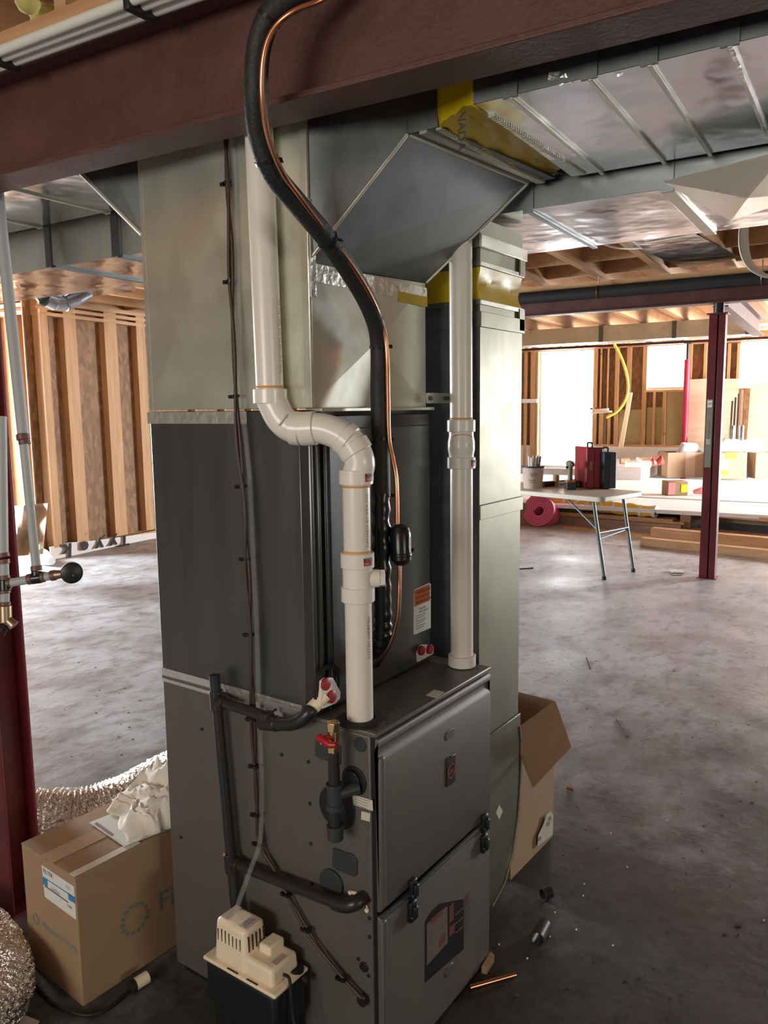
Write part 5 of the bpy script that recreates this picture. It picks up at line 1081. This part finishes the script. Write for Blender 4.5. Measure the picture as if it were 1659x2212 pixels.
bar('yellow_label', mat('bright_yellow', (.85, .75, .02), .6), r, a+RR*wd1*.42-FF*.002+Z*ht1*.88, RR*wd1*.20, FF*.002, Z*ht1*.12); bar('picture_label', cream, r, a+RR*wd1*.12-FF*.002+Z*ht1*.50, RR*wd1*.17, FF*.002, Z*ht1*.25); bar('yellow_label', MATS['bright_yellow'], r, a+RR*wd1*.12-FF*.004+Z*ht1*.28, RR*wd1*.17, FF*.002, Z*ht1*.09)
r, a, wd2, ht2 = fbox('carton', 'plain brown carton at the right edge behind the labelled one', 1630, 1720, 1034, 978, .5, cardi)
P = thing('white_bag', 'white plastic bag lying over the cartons at the right edge', 'bag', a+Z*(ht2+.05))
MB().tube([a-RR*.62+FF*.3+Z*(ht2+.02), a-RR*.40+FF*.3+Z*(ht2+.12), a-RR*.1+FF*.3+Z*(ht2+.10), a+RR*.15+FF*.3+Z*(ht2+.10), a+RR*.3+FF*.3+Z*(ht2+.03)], [.03, .13, .11, .13, .03], 12).build('bag', sheet, P, ang=60)
for k, (dx, rr) in enumerate(((-.30, .055), (-.13, .045))): r = thing('metal_duct_offcut', 'shiny duct offcut standing on the white bag, %s' % ('left one' if k == 0 else 'right one'), 'duct', a+RR*dx+FF*.3+Z*(ht2+.2)); MB().cyl(a+RR*dx+FF*.3+Z*(ht2+.20), a+RR*dx+FF*.3+Z*(ht2+.46), rr).build('tube', galvr, r)
P = thing('black_duct', 'black corrugated hose standing between the cartons at right', 'hose', a-RR*.2); MB().tube([a-RR*.16+FF*.1, a-RR*.14+FF*.12+Z*.3, a-RR*.2+FF*.15+Z*(ht2)], [.08, .05, .07], 12).build('hose', blk, P, ang=60)
r, a, wd1, ht1 = fbox('small_printed_carton', 'small pinkish printed carton with yellow label, below the open one', 1442, 1486, 1071, 1040, .25, card)
bar('pink_print', insul, r, a+RR*wd1*.2-FF*.002+Z*ht1*.5, RR*wd1*.17, FF*.002, Z*ht1*.40); bar('yellow_label', MATS['bright_yellow'], r, a+RR*wd1*.8-FF*.002+Z*ht1*.5, RR*wd1*.15, FF*.002, Z*ht1*.28)
P = thing('pink_insulation_tuft', 'pink insulation tuft beside the small printed carton', 'insulation', a+RR*wd1*1.5); MB().tube([a+RR*(wd1+.08)+Z*.05, a+RR*(wd1+.22)+Z*.07, a+RR*(wd1+.42)+Z*.04], [.03, .06, .03], 10).build('tuft', insul, P, ang=60)
zq = .52; yq0, yq1 = hco(bw(1330, 1000)).y, hco(bw(1436, 1000)).y
r = thing('white_sheet_stack', 'short stack of thick white boards under the foil tubes, left of the open carton', 'sheet board', H(bx-.75, (yq0+yq1)/2, 0))
for j in range(3): MB().ob(H(bx-1.1, (yq0+yq1)/2, .3255+.078*j), HX*(.95-.004*(j % 3)), HY*(yq0-yq1)/2, Z*.0385).build('sheet', sheet, r)
for k, (p0_, ln_, rr, m_, lb_t) in enumerate((((1352, 1003), .42, .06, foild, 'foil-wrapped tube lying on the short white stack behind the tool cases'), ((1376, 994), .42, .06, foild, 'foil-wrapped tube at back on the short white stack, farther right one'), ((1340, 996), .16, .055, card, 'brown cardboard tube end just above the tool cases'))):
    a = on('z', zq+rr, *p0_); P = thing('wrapped_tube', lb_t, 'tube', a); MB().cyl(a, a+RR*ln_, rr).build('tube', m_, P)
a = on('z', zq, 1402, 1008); P = thing('red_plastic_wrap', 'crumpled red plastic wrap on the white boards left of the open carton', 'wrap', a); MB().tube([a+Z*.05, a+RR*.06+Z*.09, a+RR*.12+Z*.07, a+RR*.18+Z*.12, a+RR*.24+Z*.05], [.03, .08, .05, .10, .03], 7).build('wrap', mat('red_wrap', (.50, .06, .05), .4), P, ang=10)
# things leaning on the back wall
def lean_(nm, label, cat, quad, m, off, th=.02):
    P_ = [bw(px, py, off+(.25 if k > 1 else .0)) for k, (px, py) in enumerate(quad)]
    c = sum(P_, V((0, 0, 0)))/4; r_ = thing(nm, label, cat, c); MB().prism(P_, HX*th).build('sheet', m, r_); return r_
lean_('leaning_stud', 'pale stud leaning diagonally behind the tool cases', 'board', ((1358, 848), (1366, 848), (1345, 968), (1335, 968)), pale, .35, .04)
lean_('plywood_sheet', 'tall plywood sheet leaning on the back wall left of the red post', 'plywood', ((1488, 820), (1560, 816), (1560, 967), (1484, 967)), ply, .12)
lean_('plywood_sheet', 'plywood sheet leaning just right of the mid-right post', 'plywood', ((1562, 818), (1596, 818), (1590, 967), (1560, 967)), ply, .14)
lean_('plywood_sheet', 'dark-edged plywood sheet leaning at the right frame edge', 'plywood', ((1622, 828), (1668, 828), (1664, 967), (1612, 967)), ply, .12)
for k in range(4): lean_('leaning_metal_stud', 'grey metal stud leaning between the plywood sheets, %s from left' % ('first', 'second', 'third', 'last')[k], 'metal stud', ((1580+k*7, 866-k*8), (1584+k*7, 866-k*8), (1578+k*7, 962), (1574+k*7, 962)), galvd if k < 3 else wd, .42+k*.03, .03)
P = thing('yellow_gas_tube', 'bright yellow flexible pipe curving down from the far beam', 'pipe', bw(1357, 820, .5))
MB().tube(smoothpath([bw(px, py, .6) for px, py in ((1322, 735), (1340, 768), (1353, 805), (1357, 840), (1349, 868), (1333, 889), (1310, 902))], 6), .026, 12).build('tube', yelp, P, ang=60)
r = thing('wall_shelf', 'rough wood shelf with clutter built between the far studs', 'shelf', bw(1305, 895, .2)); a, b = bw(1283, 892, .05), bw(1322, 889, .05)
MB().ob((a+b)/2-HX*.1, (a-b)/2, HX*.12, Z*.018).build('shelf_board', pale, r)
P = thing('shelf_clutter', 'white tray with red tools on the far wood shelf', 'tray', (a+b)/2+Z*.05); MB().ob((a+b)/2-HX*.1+Z*.045, (a-b)*.35, HX*.08, Z*.025).build('tray', white, P); MB().ob((a+b)/2-HX*.1+Z*.09+(a-b)*.2, (a-b)*.12, HX*.04, Z*.02).build('red_tool', redp, P)
# white cables hanging top right, thin cable under the duct
P = thing('white_cable_coil', 'coil of white cable hanging from the joists at the right edge', 'cable', dp(1615, 520, 3.2))
for k in range(6):
    dd = 3.2+.02*k; MB().tube(smoothpath([dp(1612+k*1.5, 440, dd), dp(1600+k*3, 485, dd), dp(1598+k*3.5, 530, dd), dp(1608+k*3, 565, dd), dp(1630+k*3, 588, dd), dp(1668, 597-k*1.5, dd), dp(1720, 560-k*4, dd)], 6), .0050, 8).build('cable', wirew, P, ang=60)
P = thing('white_cable', 'thin white cable sagging below the bright return trunk', 'cable', on('z', 2.742, 1270, 507))
MB().tube(smoothpath([on('z', 2.742, 1262, 500), on('z', 2.735, 1290, 518), on('z', 2.70, 1312, 530), on('z', 2.69, 1345, 537), on('z', 2.742, 1390, 536)], 6), .007, 8).build('cable', wirew, P, ang=60)
# ================================================================ LEFT REAR: WRAP BAND, SHEETING
def lw(px, py, off=.03): return onpl(LC-LN*off, LN, px, py)
P = thing('house_wrap_band', 'white house wrap folded under the left wall, upside-down black lettering', 'house wrap', lw(220, 1200))
tp_w = ((108, 1182), (150, 1172), (200, 1168), (260, 1160), (320, 1152), (345, 1150)); bt_w = ((112, 1218), (150, 1212), (200, 1202), (260, 1190), (320, 1178), (345, 1174))
vs = [lw(*p) for p in tp_w]+[lw(p[0], p[1], .10+.02*(k % 2)) for k, p in enumerate(bt_w)]; n = len(tp_w)
for k in range(n): vs[n+k].z = .004
MB().prism(vs[:n]+vs[n:][::-1], LN*.012).build('wrap', tyv, P)
def itp(tab, px):
    for (x0, y0), (x1, y1) in zip(tab, tab[1:]):
        if px <= x1: return y0+(y1-y0)*(px-x0)/(x1-x0)
for s, px in (('T', 266), ('y', 242), ('v', 212), ('e', 180), ('k', 143)):
    a = lw(px, itp(tp_w, px)); b = lw(px, itp(bt_w, px), .115); b.z = .004; vv = (b-a).normalized(); text('print', s, ink, P, (a+b)/2-LN*.022+Z*.006, -LX, vv, .245, 'CENTER', bold=.010)
P = thing('plastic_sheeting', 'beige draped sheeting against the left framed wall', 'sheeting', dp(70, 1130, 7.5))
vs = []
for i in range(12):
    for j in range(10):
        u, v = i/11, j/9; px, py = 8+95*u, 1095+110*v; vs.append(dp(px-10*v, py+ (u*-8), 7.4-.4*v+.12*math.sin(u*9+v*3)+.06*math.sin(v*11)))
MB().add(vs, [(i*10+j, (i+1)*10+j, (i+1)*10+j+1, i*10+j+1) for i in range(11) for j in range(9)]).build('sheet', mat('beige_sheeting', (.60, .50, .38), .5), P, ang=30)
P = thing('wrap_bundle', 'white wrap bundle on the floor at the left wall corner', 'house wrap', on('z', .05, 90, 1200)); MB().tube([on('z', .06, *p) for p in ((40, 1190), (65, 1196), (95, 1206), (112, 1212))], [.04, .11, .09, .04], 9).build('wrap', tyv, P, ang=30)
